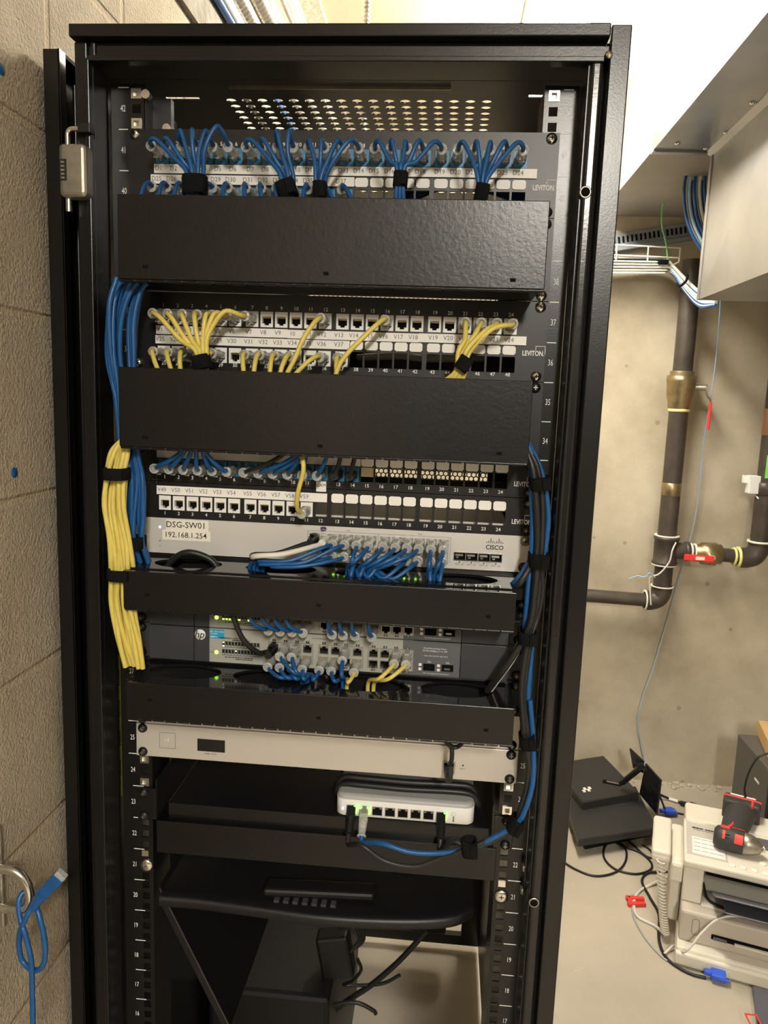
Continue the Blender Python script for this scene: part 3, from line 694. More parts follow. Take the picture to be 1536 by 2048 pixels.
# ================================================================== GREY SWITCHES
def hp_switch(z0,label,top):
    yF=-.010
    t=thing('network_switch',(0,0,z0),label,'network switch')
    XA=pc(419,1290,yF).x; XBm=pc(806,1290,yF).x; XCm=pc(921,1300,yF).x; XD=pc(388,1290,yF).x
    cols=[pc(x,1300,yF).x for x in (548,571,594,615)]+[pc(x,1300,yF).x for x in (648,671,692,715)]+[pc(x,1305,yF).x for x in (747,770,792,815)]
    zu=z0+.0250; zl=z0+.0112; holes=[]
    for x in cols: holes += [(x-.0056,x+.0056,zu-.0052,zu+.0052),(x-.0056,x+.0056,zl-.0052,zl+.0052)]
    sf=[pc(858,1330,yF).x,pc(895,1333,yF).x]
    sh=[(x-.0070,x+.0070,z0+.0070,z0+.0160) for x in sf]
    XBo=XBm; XBm=cols[-1]+.0072
    part(t,'front_panel',MB().box(XBo,XBm,yF-.0002,yF,z0+.0322,z0+.0437,'switch_dark_grey').box(XBo,XBm,yF-.0002,yF,z0+.0008,z0+.0052,'switch_dark_grey').plate(XA,XBm,z0+.0008,z0+.0437,yF,yF+.003,holes,'grey_switch_light').plate(XBm,XCm,z0+.0008,z0+.0437,yF,yF+.003,sh,'switch_dark_grey'))
    part(t,'chassis',MB().box(-.2205,XD,yF-.001,yF+.012,z0+.0006,z0+.0440,'grey_switch',.0008).box(XD+.0006,XA,yF-.001,yF+.012,z0+.0006,z0+.0440,'grey_switch',.0008).box(XCm+.0006,.2205,yF-.001,yF+.012,z0+.0006,z0+.0440,'grey_switch',.0008).box(-.2205,.2205,yF+.014,.25,z0+.001,z0+.0435,'grey_switch').box(-.2413,-.2205,-.004,-.001,z0+.0006,z0+.044,'grey_switch').box(.2205,.2413,-.004,-.001,z0+.0006,z0+.044,'grey_switch'))
    b=MB()
    for x in cols:
        for z,s_ in ((zu,1),(zl,-1)):
            hh=[(x-.0048,x+.0048,z-.0042,z+.0026),(x-.0022,x+.0022,z+.0026,z+.0046)] if s_>0 else [(x-.0048,x+.0048,z-.0026,z+.0042),(x-.0022,x+.0022,z-.0046,z-.0026)]
            b.plate(x-.0056,x+.0056,z-.0052,z+.0052,yF-.0006,yF+.008,hh,'steel_worn')
    b.box(cols[0]-.007,cols[-1]+.007,yF+.008,yF+.012,zl-.006,zu+.006,'port_dark')
    part(t,'port_block',b)
    b=MB()
    for i,x in enumerate(sf):
        b.box(x-.0068,x+.0068,yF+(.001 if i==0 else .003),yF+.012,z0+.0071,z0+.0159,'port_dark')
        if i: b.box(x-.004,x+.003,yF+.001,yF+.003,z0+.009,z0+.011,'steel_worn')
        for zz in (z0+.0145,z0+.009): b.box(x-.0125,x-.0090,yF-.0004,yF,zz-.0016,zz+.0016,'label_white')
        b.text(('23s','24s')[i],.0034,(x,yF-.0003,z0+.0185),'ink_white')
    b.text('Dual-Personality Ports',.0030,(pc(870,1298,yF).x,yF-.0003,z0+.0355),'ink_white').text('10/100/1000Base-T or SFP',.0028,(pc(870,1298,yF).x,yF-.0003,z0+.0322),'ink_white').text('Use only one for each port',.0026,(pc(872,1310,yF).x,yF-.0003,z0+.0262),'ink_white').text('Use only supported transceivers',.0024,(pc(872,1340,yF).x,yF-.0003,z0+.0042),'ink_white')
    part(t,'sfp_slot',b)
    b=MB()
    lx0=pc(447,1290,yF).x; 
    rowz=[z0+.0262,z0+.0225,z0+.0160,z0+.0123]
    for k in range(12):
        x=lx0+k*.00395
        for (zA,zB_) in ((z0+.0206,z0+.0282),(z0+.0104,z0+.0180)): b.box(x-.0016,x+.0016,yF-.0003,yF,zA,zB_,'ink_black')
        on = (k in (0,1,2,4,5,8)) if top else (k==0)
        b.box(x-.0012,x+.0012,yF-.0006,yF-.0002,z0+.0214,z0+.0232,'led_white' if on else 'led_off')
        b.box(x-.0012,x+.0012,yF-.0006,yF-.0002,z0+.0112,z0+.0130,('led_green' if top and on else 'led_off'))
        if (k==0 or k==4) and not top: b.box(x-.0010,x+.0010,yF-.0006,yF-.0002,z0+(.0262 if k==0 else .0158),z0+(.0276 if k==0 else .0172),'led_white')
    px_=pc(433,1306,yF).x
    b.lathe([(0,-.0008),(.0022,-.0006),(.0024,0)],(px_,yF,z0+.0135),(0,1,0),'led_green',12)
    part(t,'status_light',b,'rows of small status lights with one green power light')
    b=MB()
    x=pc(432,1263,yF).x
    b.box(XA+.0005,XA+.0185,yF-.0003,yF,z0+.0310,z0+.0425,'hp_blue').text('HP 1910-24G',.0032,(XA+.0092,yF-.0005,z0+.0398),'ink_white').text('Switch',.0030,(XA+.006,yF-.0005,z0+.0372),'ink_white'); fine_print(b,XA+.0055,yF-.0005,z0+.0332,.008,.0016,'ink_white',8)
    fine_print(b,lx0+.012,yF-.0003,z0+.0325,.036,.0014,'ink_black',4); fine_print(b,lx0+.022,yF-.0003,z0+.0303,.022,.0014,'ink_black',5); fine_print(b,lx0+.020,yF-.0003,z0+.0082,.036,.0014,'ink_black',6); fine_print(b,lx0+.026,yF-.0003,z0+.0060,.022,.0014,'ink_black',7); b.text('Power',.0026,(px_-.0045,yF-.0003,z0+.0135),'ink_black').text('10/100/1000Base-T Ports (1-24) - Ports are Auto-MDIX',.0026,(cols[5],yF-.0003,z0+.0390),'ink_black')
    for i,x in enumerate(cols):
        for z,n_ in ((z0+.0335,2*i+1),(z0+.0038,2*i+2)):
            b.box(x-.0022,x+.0022,yF-.0003,yF,z-.0013,z+.0013,'ink_black').text(str(n_),.0026,(x,yF-.0005,z),'ink_white')
    for a,c in ((0,3),(4,7),(8,11)):
        for X0,X1,Z0,Z1 in ((cols[a]-.0068,cols[c]+.0068,z0+.0313,z0+.0316),(cols[a]-.0068,cols[a]-.0065,z0+.0055,z0+.0316),(cols[c]+.0065,cols[c]+.0068,z0+.0055,z0+.0316)): b.box(X0,X1,yF-.0003,yF,Z0,Z1,'ink_black')
    part(t,'panel_printing',b)
    x=pc(401,1264,yF).x
    b=MB().lathe([(0,-.0018),(.0066,-.0016),(.0068,-.001)],(x,yF,z0+.0350),(0,1,0),'ink_white',24).text('hp',.0125,(x,yF-.0021,z0+.0353),'grey_switch',ux=(1,0,0),uy=(.25,0,1),bold=.01)
    part(t,'maker_badge',b)
    for x in (-.2326,.2326): screw(t,x,z0+.0381); screw(t,x,z0+.00635)
    return t,cols,zu,zl,yF
hpA,colsA,zuA,zlA,yH=hp_switch(28*U,'dark grey network switch, upper of the two, half hidden by a cover',True)
hpB,colsB,zuB,zlB,yH=hp_switch(27*U,'dark grey network switch, lower of the two, blue sticker fully visible',False)
# ================================================================== SILVER GATEWAY
z0=25*U
g=thing('slim_panel',(0,0,z0),'slim silver rack unit mostly hidden behind the lowest cover','rack unit')
part(g,'front_panel',MB().box(-.2413,.2413,-.005,-.001,z0+.0006,z0+U-.0006,'silver_warm',.0006))
part(g,'chassis',MB().box(-.219,.219,.0,.28,z0+.002,z0+U-.002,'inner_black'))
for x in (-.2326,.2326): screw(g,x,z0+.00635,y=-.005)
z0=24*U
g=thing('network_gateway',(0,0,z0),'silver rack gateway with small black display and one looped black cable','network gateway')
x1=pc(395,1490,-.005).x; x2=pc(450,1490,-.005).x
part(g,'front_panel',MB().box(-.2413,.2413,-.005,-.001,z0+.0004,z0+U-.0006,'silver_warm',.0007))
part(g,'chassis',MB().box(-.219,.219,.0,.28,z0+.002,z0+U-.002,'inner_black'))
part(g,'display',MB().box(x1,x2,-.0056,-.005,z0+.0130,z0+.0292,'gloss_black'))
fine_print(b_:=MB(),(x1+x2)/2-.001,-.0053,z0+.0098,.016,.0016,'ink_grey',3); part(g,'display_caption',b_)
xs_=pc(335,1483,-.005).x
b=MB(); h=.0105
for X0,X1,Z0,Z1 in ((xs_-h,xs_+h,-h,-h+.0004),(xs_-h,xs_+h,h-.0004,h),(xs_-h,xs_-h+.0004,-h,h),(xs_+h-.0004,xs_+h,-h,h)): b.box(X0,X1,-.0053,-.0049,z0+.0235+Z0,z0+.0235+Z1,'ink_grey')
b.prism([(-.0018,-.001),(-.0010,-.001),(-.0010,.0016),(-.0018,.0016)],(xs_-.001,-.0052,z0+.0238),(1,0,0),(0,0,1),(0,.0002,0),'label_white').prism([(0,-.0022),(.0008,-.002),(.0018,.003),(.0009,.003)],(xs_,-.0052,z0+.0238),(1,0,0),(0,0,1),(0,.0002,0),'label_white'); part(g,'maker_badge',b)
xp=pc(898,1525,-.005).x
part(g,'port',MB().plate(xp-.0078,xp+.0078,z0+.0080,z0+.0240,-.0062,-.005,[(xp-.006,xp+.006,z0+.0100,z0+.0220)],'steel_worn').box(xp-.006,xp+.006,-.0054,-.0049,z0+.0100,z0+.0220,'port_dark'))
part(g,'reset_button',MB().lathe([(0,-.0004),(.0011,-.0003),(.0011,0)],(pc(926,1528,-.005).x,-.005,z0+.0195),(0,1,0),'ink_black',10).text('RESET',.0026,(pc(925,1534,-.005).x,-.0053,z0+.0150),'ink_grey'))
for x in (-.2326,.2326): screw(g,x,z0+.0381,y=-.005); screw(g,x,z0+.00635,y=-.005)
pts=[pc(898,1530,-.008),pc(900,1532,-.03),pc(906,1520,-.04),pc(907,1500,-.036),pc(915,1494,-.03),pc(927,1482,-.04),pc(926,1470,-.055)]
cable_thing('patch_cable','black cable looping out of the port on the silver gateway','cable',None,'cable_black',.0028,[pc(899,1528,-.034),pc(903,1521,-.042),pc(904,1505,-.043),pc(902,1494,-.042),pc(892,1484,-.045),pc(889,1470,-.058),pc(889,1455,-.06)],[(PBK,(xp,-.005,z0+.015),(0,0,0))])
cable_thing('power_cable','black cable arc hanging beside the looped gateway cable','cable',None,'cable_black',.0028,[pc(893,1462,-.06),pc(894,1482,-.052),pc(905,1494,-.046),pc(918,1492,-.046),pc(926,1480,-.054),pc(927,1462,-.06)])
# ================================================================== SHELF + SMALL SWITCH
sh=thing('rack_shelf',(0,0,21*U),'black metal rack shelf carrying the small white switch','shelf')
zS=.9995
part(sh,'front_flange',MB().box(-.2165,.2225,-.004,-.002,21*U,22*U-.0005,'cover_paint',.0008).box(-.2165,.2225,-.004,.012,22*U-.001,22*U+.0005,'cover_paint'))
b=MB().box(-.203,.212,.004,.0055,22*U,zS,'rack_paint',.0006).box(-.203,.212,.004,.42,zS-.0015,zS,'soft_black')
for k in range(6): b.box(-.06+k*.022,-.052+k*.022,.12,.19,zS,zS+.0003,'port_dark')
part(sh,'tray',b)
part(sh,'side_wall',MB().box(-.2185,-.2170,.0,.42,22*U,22*U+.055,'soft_black')); part(sh,'side_wall',MB().box(.2150,.2165,.0,.42,22*U,22*U+.055,'soft_black'))
for sg in (-1,1):
    a,c=sorted((sg*.2175,sg*.2413)); part(sh,'ear',MB().box(a,c,-.0035,-.001,22*U+.001,23*U-.0005,'rack_paint',.0006))
    screw(sh,sg*.2326,22*U+.0381); screw(sh,sg*.2326,22*U+.00635)
yd=.006; pL=pc(671,1632,yd); pR=pc(948,1648,yd)
xa,xb=pL.x,pR.x
ds=thing('desktop_switch',((xa+xb)/2,.06,zS),'small white eight-port switch with grey top sitting on the shelf','network switch')
def rrect(x0,x1,y0,y1,r,n=6):
    P=[]
    for cx,cy,a0 in ((x1-r,y0+r,-90),(x1-r,y1-r,0),(x0+r,y1-r,90),(x0+r,y0+r,180)):
        for k in range(n+1): a=math.radians(a0+90*k/n); P.append((cx+r*math.cos(a),cy+r*math.sin(a)))
    return P
def rbody(b,x0,x1,y0,y1,r,lev,m):   # lev = [(z,inset)]
    vs=[];N=None
    for z,i in lev:
        P=rrect(x0+i,x1-i,y0+i,y1-i,max(r-i,.002)); N=len(P); vs+=[(x,y,z) for x,y in P]
    fs=[(a*N+k,a*N+(k+1)%N,(a+1)*N+(k+1)%N,(a+1)*N+k) for a in range(len(lev)-1) for k in range(N)]
    b.add(vs,fs,m,True); b.add(vs[:N],[list(range(N))[::-1]],m); b.add(vs[-N:],[list(range(N))],m); return b
part(ds,'body',rbody(MB(),xa,xb,yd,yd+.112,.012,[(zS+.0005,.002),(zS+.002,0),(zS+.0235,0)],'white_plastic'))
part(ds,'top_cover',rbody(MB(),xa,xb,yd,yd+.112,.012,[(zS+.0235,.0003),(zS+.026,.0008),(zS+.0285,.003),(zS+.0295,.006)],'grey_plastic'))
b=MB(); ports=[]
zp=zS+.0105
for k in range(8):
    x=pc(702+k*25.6,1632+k*1.3,yd).x+.0005; ports.append(x)
    b.box(x-.0066,x+.0066,yd-.0006,yd-.0001,zp-.006,zp+.006,'steel_worn').box(x-.0058,x+.0058,yd-.0010,yd-.0005,zp-.0048,zp+.0030,'port_dark').box(x-.0028,x+.0028,yd-.0010,yd-.0005,zp+.0030,zp+.0052,'port_dark')
part(ds,'port',b)
b=MB()
for k in (0,1,7): b.box(ports[k]+.0030,ports[k]+.0066,yd-.0016,yd-.0008,zp+.0020,zp+.0055,'led_green_big').box(ports[k]+.0045,ports[k]+.0066,yd-.0014,yd-.0008,zp-.005,zp+.002,'led_green')
b.box(ports[1]-.0066,ports[1]-.003,yd-.0016,yd-.0008,zp+.002,zp+.0055,'led_green_big')
part(ds,'port_light',b,'bright green port lights')
part(ds,'status_light',MB().lathe([(0,-.001),(.0012,-.0008),(.0014,0)],(ports[0]-.0115,yd,zp),(0,1,0),'led_blue',10))
b=MB(); x=ports[7]+.0155
for k in range(16): a=2*math.pi*k/16; b.box(x-.0002+.0025*math.cos(a),x+.0002+.0025*math.cos(a),yd-.0003,yd,zp+.0040+.0025*math.sin(a)-.0002,zp+.0042+.0025*math.sin(a),'ink_grey')
fine_print(b,x,yd-.0003,zp-.0025,.0075,.0022,'ink_grey',9,ux=Vector((0,0,-1)),uy=Vector((1,0,0))); part(ds,'front_printing',b)
b=MB(); zz=zS+.033
yw=pz(790,1570,zS+.035).y
for q,(yy,dz) in enumerate(((.0,0),(.010,.0),(.005,.0065))):
    y0=yw+yy
    b.tube([(xa-.004,y0+.03,zS+.006),(xa-.003,y0+.004,zS+.018),(xa+.006,y0,zz-.002+dz),(xa+.03,y0-.004,zz+.001+dz),((xa+xb)/2,y0-.006,zz+.001+dz),(xb-.03,y0-.004,zz+.0015+dz),(xb-.004,y0-.002,zz-.002+dz),(xb+.005,y0,zS+.018),(xb+.006,y0+.01,zS+.005)],.0042,'cable_black',8)
solo('power_cable',b,'thick black cable wrapped over the top of the small white switch','cable',loc=(xa,yd+.06,zS))
# ================================================================== DARK CASE BELOW THE SHELF
zc_=.872
cs=thing('moulded_case',(0,.2,zc_-.03),'black moulded plastic case with curved front edge and carry handle, below the shelf','case')
P=[(px,py) for px,py in ((318,1793),(400,1800),(520,1816),(640,1832),(760,1839),(860,1839),(915,1832),(948,1815))]
edge=[pz(px,py,zc_) for px,py in P]; edge=[Vector((max(-.218,min(.218,e.x)),e.y,zc_)) for e in edge]
N=len(edge); E2=smooth(edge,4); vs=[];fs=[]
prof=[(0,0.45,0),(0,0.02,0),(-.001,.004,-.0008),(-.0015,0,-.004),(-.0012,0,-.014),(.006,.008,-.017)]
for k,(dx,dy,dz) in enumerate(prof):
    for e in E2: vs.append((e.x, (e.y+dy) if k else .45, zc_+dz))
n=len(E2)
for k in range(len(prof)-1):
    for i in range(n-1): fs.append((k*n+i,k*n+i+1,(k+1)*n+i+1,(k+1)*n+i))
b=MB().add(vs,fs,'soft_black',True); part(cs,'shell',b)
hA=pz(525,1790,zc_+.006); hB=pz(748,1800,zc_+.006)
hy=(hA.y+hB.y)/2
b=MB().obox((( hA.x+hB.x)/2,hy+.012,zc_+.009),(hB.x-hA.x,hB.y-hA.y,0),(0,1,0),(0,0,1),(hB.x-hA.x)/2,.013,.006,'soft_black',.004)
part(cs,'handle',b)
b=MB()
for k in range(7): b.box(hA.x+.016+k*.0125,hA.x+.023+k*.0125,hy-.010,hy+.0,zc_+.0002,zc_+.004,'grey_switch')
part(cs,'vent_ribs',b)
# things stored low inside the rack
a=pc(306,1765,.02); c=pc(455,2060,.02)
d=(c-a).normalized(); nrm=d.cross(Vector((0,1,0))).normalized()
b=MB().obox((a+c)/2+Vector((0,.15,0)),d,(0,1,0),nrm,(c-a).length/2,.15,.006,'gloss_black',.002)
solo('loose_panel',b,'glossy black panel leaning diagonally low inside the rack','panel')
b=MB().box(-.27,-.035,.38,.95,FZ+.001,.40,'soft_black',.01)
solo('dark_equipment_box',b,'dark box standing on the floor in the bottom of the rack','box')
b=MB().box(-.10,.20,1.02,1.10,.06,.22,'soft_black',.006)
for k in range(5): b.box(-.07+k*.05,-.04+k*.05,1.018,1.021,.13,.16,'ink_grey')
solo('power_strip_unit',b,'long dark power unit hung at the rear bottom of the rack','power unit',loc=(.05,1.05,.06))
ad=pc(672,1905,.45)
t=thing('power_adapter',ad,'black power adapter hanging behind the moulded case','power adapter')
part(t,'brick',MB().obox(ad,(1,0,.2),(0,1,0),(-.2,0,1),.032,.02,.045,'soft_black',.006))
b=MB()
for k in range(4): b.tube([ad+Vector((.005+.006*k,-.01,.06)),ad+Vector((.03+.004*k,-.02,.075+.006*k)),ad+Vector((.045+.004*k,-.02,.05)),ad+Vector((.03,-.02,.02))],.0025,'cable_black',6)
part(t,'coiled_lead',b)
def pcab(lbl,pp,r,colr,cat='cable',name='cable',plug=None):
    t=thing(name,pp[0],lbl,cat); part(t,'cable_jacket',MB().tube(pp,r,colr,8,7))
    return t
pcab('thick black lead crossing down left below the moulded case',[pc(855,1860,.5),pc(800,1920,.5),pc(745,1968,.5),pc(690,2005,.5),pc(640,2048,.5)],.006,'cable_black')
pcab('black lead curving under the power adapter',[pc(715,1918,.45),pc(722,1940,.46),pc(705,1962,.48),pc(690,1970,.5),pc(760,1968,.5),pc(800,1950,.5)],.0035,'cable_black')
pcab('thin black lead low in the rack with a bare connector',[pc(620,2060,.45),pc(660,2015,.45),pc(710,2005,.45),pc(745,2020,.45),pc(752,2028,.45)],.004,'cable_black')
# ================================================================== PATCH CABLES, D PANEL
def velcro(px,py,Y,wpx,hpx,label,tilt=0,dep=.012):
    p=pc(px,py,Y); s_=(pc(px+wpx/2,py,Y)-pc(px-wpx/2,py,Y)).length/2; h_=(pc(px,py+hpx/2,Y)-pc(px,py-hpx/2,Y)).length/2
    ux=Vector((math.cos(tilt),0,math.sin(tilt))); uz=Vector((-math.sin(tilt),0,math.cos(tilt)))
    t=thing('cable_tie',p,label,'cable tie')
    vs=[];n=20
    prof=[(1.0,-1),(1.06,-.9),(1.06,.9),(1.0,1),(.88,1),(.88,-1),(1.0,-1)]
    for r,h in prof:
        for k in range(n):
            a=2*math.pi*k/n; ca,sa=math.cos(a),math.sin(a); q=1/(abs(ca)**3.2+abs(sa)**3.2)**(1/3.2)
            vs.append(p+ux*ca*q*s_*r+Vector((0,1,0))*sa*q*dep*r+uz*h*h_)
    fs=[(i*n+k,i*n+(k+1)%n,(i+1)*n+(k+1)%n,(i+1)*n+k) for i in range(len(prof)-1) for k in range(n)]
    part(t,'strap',MB().add(vs,fs,'velcro',True))
    part(t,'strap_end',MB().obox(p+ux*s_*.55+Vector((0,-dep*1.12,0)),ux,(0,1,0),uz,s_*.45,.001,h_*.92,'velcro',.0008))
    return p
TD=[(390,371,45,40,0,range(1,7)),(574,379,36,34,.35,range(7,11)),(640,382,26,34,0,range(11,15)),(801,360,27,30,-.05,range(15,20)),(963,388,27,36,-.15,range(20,25))]
names=['first from the left','second from the left','third from the left','fourth from the left','rightmost']
for ti,(px,py,w_,h_,tl,rg) in enumerate(TD):
    YT=-.060
    p=velcro(px,py,YT,w_,h_,'black hook-and-loop tie on blue cables above the top cover, '+names[ti],tl,.010)
    rg=list(rg); n=len(rg)
    for j,i in enumerate(rg):
        x=PX(i-1); z=zuD; u=(j/(n-1)-.5)*2; half=(pc(px+w_/2,py,YT)-p).length*.62
        top=p+Vector((u*half,(.004 if j%2 else -.004),.012)); yo=-.034; arch=.012 if i in (3,4,5,9,10) else .003
        if i==6: arch=.016
        ex=x+(p.x-x)*.22
        pts=[(x,yo+.006,z),(x+(p.x-x)*.04,yo-.012,z+arch*.45),(ex,yo-.020-.003*(j%2),z-.002+arch),(x+(p.x-x)*.62,-.060,z-.022+arch*.8),top,p+Vector((u*half*.8,(.004 if j%2 else -.004),-.012)),p+Vector((u*half*1.6,.004,-.045))]
        cable_thing('patch_cable','blue patch cable plugged into port D%d of the top patch panel'%i,'cable','blue patch cables in the top patch panel','cable_blue',.0024,pts,[(PCL,(x,-.004,z),(0,0,0))])
for i in range(25,38):
    x=PX(i-25); z=zlD
    dx=random.uniform(-.004,.010)
    if i==29: dx=-.03
    if i==28: dx=-.014
    if i in(36,37): dx=.022
    pts=[(x,-.028,z),(x+dx*.1,-.046,z+.002),(x+dx*.5,-.058,z-.010),(x+dx*.9,-.064,z-.03),(x+dx,-.066,z-.055)]
    cable_thing('patch_cable','blue patch cable plugged into port D%d of the top patch panel, lower row'%i,'cable','blue patch cables in the top patch panel','cable_blue',.0024,pts,[(PCL,(x,-.004,z),(0,0,0))])
# ---- V panel yellow cables
p6=velcro(404,725,-.062,34,30,'black hook-and-loop tie on yellow cables at left of the V panel',.25,.010)
p7=velcro(927,728,-.062,28,30,'black hook-and-loop tie on yellow cables at right of the V panel',-.55,.010)
def ycable(i,pts,lower=False):
    z=zlV if lower else zuV; x=PX(i-25 if lower else i-1)
    cable_thing('patch_cable','yellow patch cable plugged into port V%d of the two-row V panel'%i,'cable','yellow patch cables in the V panel','cable_yellow',.0027,[(x,-.028,z)]+pts,[(PCL,(x,-.004,z),(0,0,0))])
for j,i in enumerate(range(1,8)):
    x=PX(i-1); z=zuV; u=(j/6-.5)*2; top=p6+Vector((u*.006,(.004 if j%2 else -.003),.012)); up=.004+.002*max(0,i-4)
    ycable(i,[(x+(p6.x-x)*.06,-.046,z),(x+(p6.x-x)*(.25 if i<5 else .45),-.056,z-.012+up*1.4),(x+(p6.x-x)*(.62 if i<5 else .85),-.060,z-.034+up),top,p6+Vector((u*.006,0,-.010)),p6+Vector((u*.016+.004,.002,-.045))])
for j,i in enumerate(range(21,25)):
    x=PX(i-1); z=zuV; u=(j/3-.5)*2; top=p7+Vector((u*.006,(.004 if j%2 else -.003),.013))
    ycable(i,[(x+(p7.x-x)*.05,-.046,z-.002),(x+(p7.x-x)*.45,-.058,z-.020+.004*j),top,p7+Vector((u*.005-.003,0,-.008)),p7+Vector((u*.010-.012,.002,-.022)),p7+Vector((u*.012-.02,.008,-.045))])
x=PX(11); ycable(12,[(x-.002,-.046,zuV-.002),(x-.014,-.056,zuV-.022),(x-.023,-.060,zuV-.045),(x-.033,-.062,zuV-.066),(x-.045,-.060,zuV-.09)])
x=PX(15); ycable(16,[(x-.002,-.046,zuV-.001),(x-.020,-.058,zuV-.020),(x-.042,-.060,zuV-.045),(x-.050,-.062,zuV-.066),(x-.054,-.060,zuV-.09)])
for i,dx in ((25,.016),(26,.014),(27,.006),(28,.006),(29,-.001),(31,.006),(32,-.001),(33,.0),(34,-.007),(36,-.028),(37,.003)):
    x=PX(i-25); z=zlV
    ycable(i,[(x+dx*.1,-.044,z),(x+dx*.5,-.054,z-.010),(x+dx*.95,-.058,z-.028),(x+dx*1.1,-.060,z-.060)],True)
# remove nothing: ports V30 and V35 stay empty
# ---- CAM panel
for i in range(1,15):
    if i==15: continue
    x=PX(i-1); z=zjC; blk=i in (7,13,14); col='cable_black' if blk else 'cable_blue'
    tx={1:.052,2:.034,3:.022,4:.008,5:-.004,6:-.022,7:.062,8:.060,9:.045,10:.024,11:.010,12:.018,13:.012,14:.010}[i]
    pts=[(x,-.028,z),(x+tx*.12,-.042,z+.003),(x+tx*.6,-.055,z+.016),(x+tx,-.063,z+.035),(x+tx*1.1,-.066,z+.06)]
    cable_thing('patch_cable','%s patch cable plugged into port %d of the half-hidden patch panel'%('black' if blk else 'blue',i),'cable','patch cables in the half-hidden patch panel',col,.0025,pts,[(PBK if i in(13,14) else PCL,(x,-.004,z),(0,0,0))])
x=PX(10)
cable_thing('patch_cable','yellow patch cable hanging down into port V59','cable',None,'cable_yellow',.0027,[(x,-.030,zjE),(x-.003,-.044,zjE+.006),(x-.001,-.056,zjE+.025),(x+.006,-.064,zjE+.050),(x+.006,-.064,zjE+.062),(x+.001,-.055,zjE+.078)],[(PCL,(x,-.004,zjE),(0,0,0))])
# ---- silver switch cables
def swcable(i,row,col,target,plug=PCL,mid=None,lbl=''):
    x=cx_[i]; z=ztop if row==0 else zbot
    T=pz(*target,30*U-.004)
    end=Vector((T.x,T.y+.004,30*U-.030))
    start=Vector((x,-.030,z-.002)); m=[Vector(q) for q in (mid or [])]
    if not m:
        m=[Vector((x+(T.x-x)*.18,-.050,z-.006)),Vector((x+(T.x-x)*.6,-.058,z-.018+(.003 if row==0 else 0)))]
    cable_thing('patch_cable','%s patch cable from the silver switch, %s row, port column %d from left'%(lbl,('upper','lower')[row],i+1),'cable','patch cables in the silver switch',col,.0025 if plug is PCL else .0032,[start]+m+[Vector((T.x,T.y,30*U+.001)),end],[(plug,(x,-.004,z),(0,math.pi if row==0 else 0,0))])
for k,(i,row) in enumerate(((2,0),(3,0),(2,1),(3,1))):
    x=cx_[i]; z=(ztop,zbot)[row]
    T=(500+9*k,1138)
    Tp=pz(*T,30*U)
    swcable(i,row,'cable_blue',T,mid=[(x-.010,-.046,z-.003),(x-.045,-.060,zc+.012-.002*k),(x-.080,-.060,zc+.010-.002*k),(Tp.x+.016,-.055,zc+.008)],lbl='blue')
swcable(0,0,'cable_black',(505,1128),PBK,mid=[(cx_[0]-.006,-.036,ztop-.002),(cx_[0]-.035,-.054,zc+.018),(cx_[0]-.060,-.058,zc+.016)],lbl='black')
swcable(1,0,'cable_white',(512,1132),PWH,mid=[(cx_[1]-.008,-.040,ztop-.003),(cx_[1]-.040,-.064,zc+.020),(cx_[1]-.072,-.066,zc+.016)],lbl='off-white')
for i,row,T in ((4,0,(704,1149)),(5,0,(694,1148)),(4,1,(700,1150)),(5,1,(712,1150)),(6,0,(716,1151)),(7,0,(726,1152)),(8,0,(736,1153)),(9,0,(746,1154)),(6,1,(722,1152)),(8,1,(741,1153)),(9,1,(754,1154)),(10,0,(856,1160)),(10,1,(862,1161)),(11,0,(868,1161)),(11,1,(876,1162))):
    swcable(i,row,'cable_blue',T,lbl='blue')
# black loop in the leftmost oval of the tray
a=pz(325,1118,30*U); c=pz(450,1124,30*U)
cable_thing('power_cable','black cable arching out of the leftmost oval opening of the upper tray','cable',None,'cable_black',.004,[(a.x,a.y,30*U-.02),(a.x+.012,a.y,30*U-.001),((a.x+c.x)/2-.005,a.y-.002,30*U+.010),(c.x-.016,c.y,30*U+.001),(c.x-.004,c.y,30*U-.02)])
# ---- grey switch cables
def hpcable(lbl,cols,i,z,row,yF,T,col,plug=PCL,ztray=27*U-.003):
    x=cols[i]; Tp=pz(*T,ztray)
    cable_thing('patch_cable',lbl,'cable','patch cables in the grey switches',col,.0025,[(x,yF-.022,z),(x+(Tp.x-x)*.10,yF-.034,z-.004),(x+(Tp.x-x)*.55,yF-.044,(z-.002+ztray)/2),(Tp.x,Tp.y,ztray+.001),(Tp.x+(Tp.x-x)*.05,Tp.y+.003,ztray-.02)],[(plug,(x,yF,z),(0,math.pi if row==0 else 0,0))])
for i,row,T,col in ((0,1,(600,1352),'cable_blue'),(1,0,(628,1353),'cable_blue'),(1,1,(606,1352),'cable_blue'),(2,0,(616,1353),'cable_blue'),(2,1,(612,1353),'cable_blue'),(3,1,(622,1354),'cable_blue'),(4,1,(626,1354),'cable_blue'),(5,1,(684,1360),'cable_blue'),(6,0,(690,1360),'cable_blue'),(7,1,(694,1361),'cable_yellow'),(10,0,(738,1364),'cable_yellow'),(11,0,(750,1365),'cable_yellow')):
    hpcable('%s patch cable from the lower grey switch, %s row, port column %d from left'%(col[6:],('upper','lower')[row],i+1),colsB,i,(zuB,zlB)[row],row,yH,T,col)
x=colsB[0]
cable_thing('patch_cable','black cable dropping from behind the cover into the lower grey switch','cable',None,'cable_black',.0032,[(x-.004,yH-.020,zuB),(x-.012,yH-.032,zuB+.003),(x-.026,-.055,zuB+.022),(x-.036,-.060,zuB+.048),(x-.040,-.060,zuB+.070)],[(PBK,(x,yH,zuB),(0,math.pi,0))])
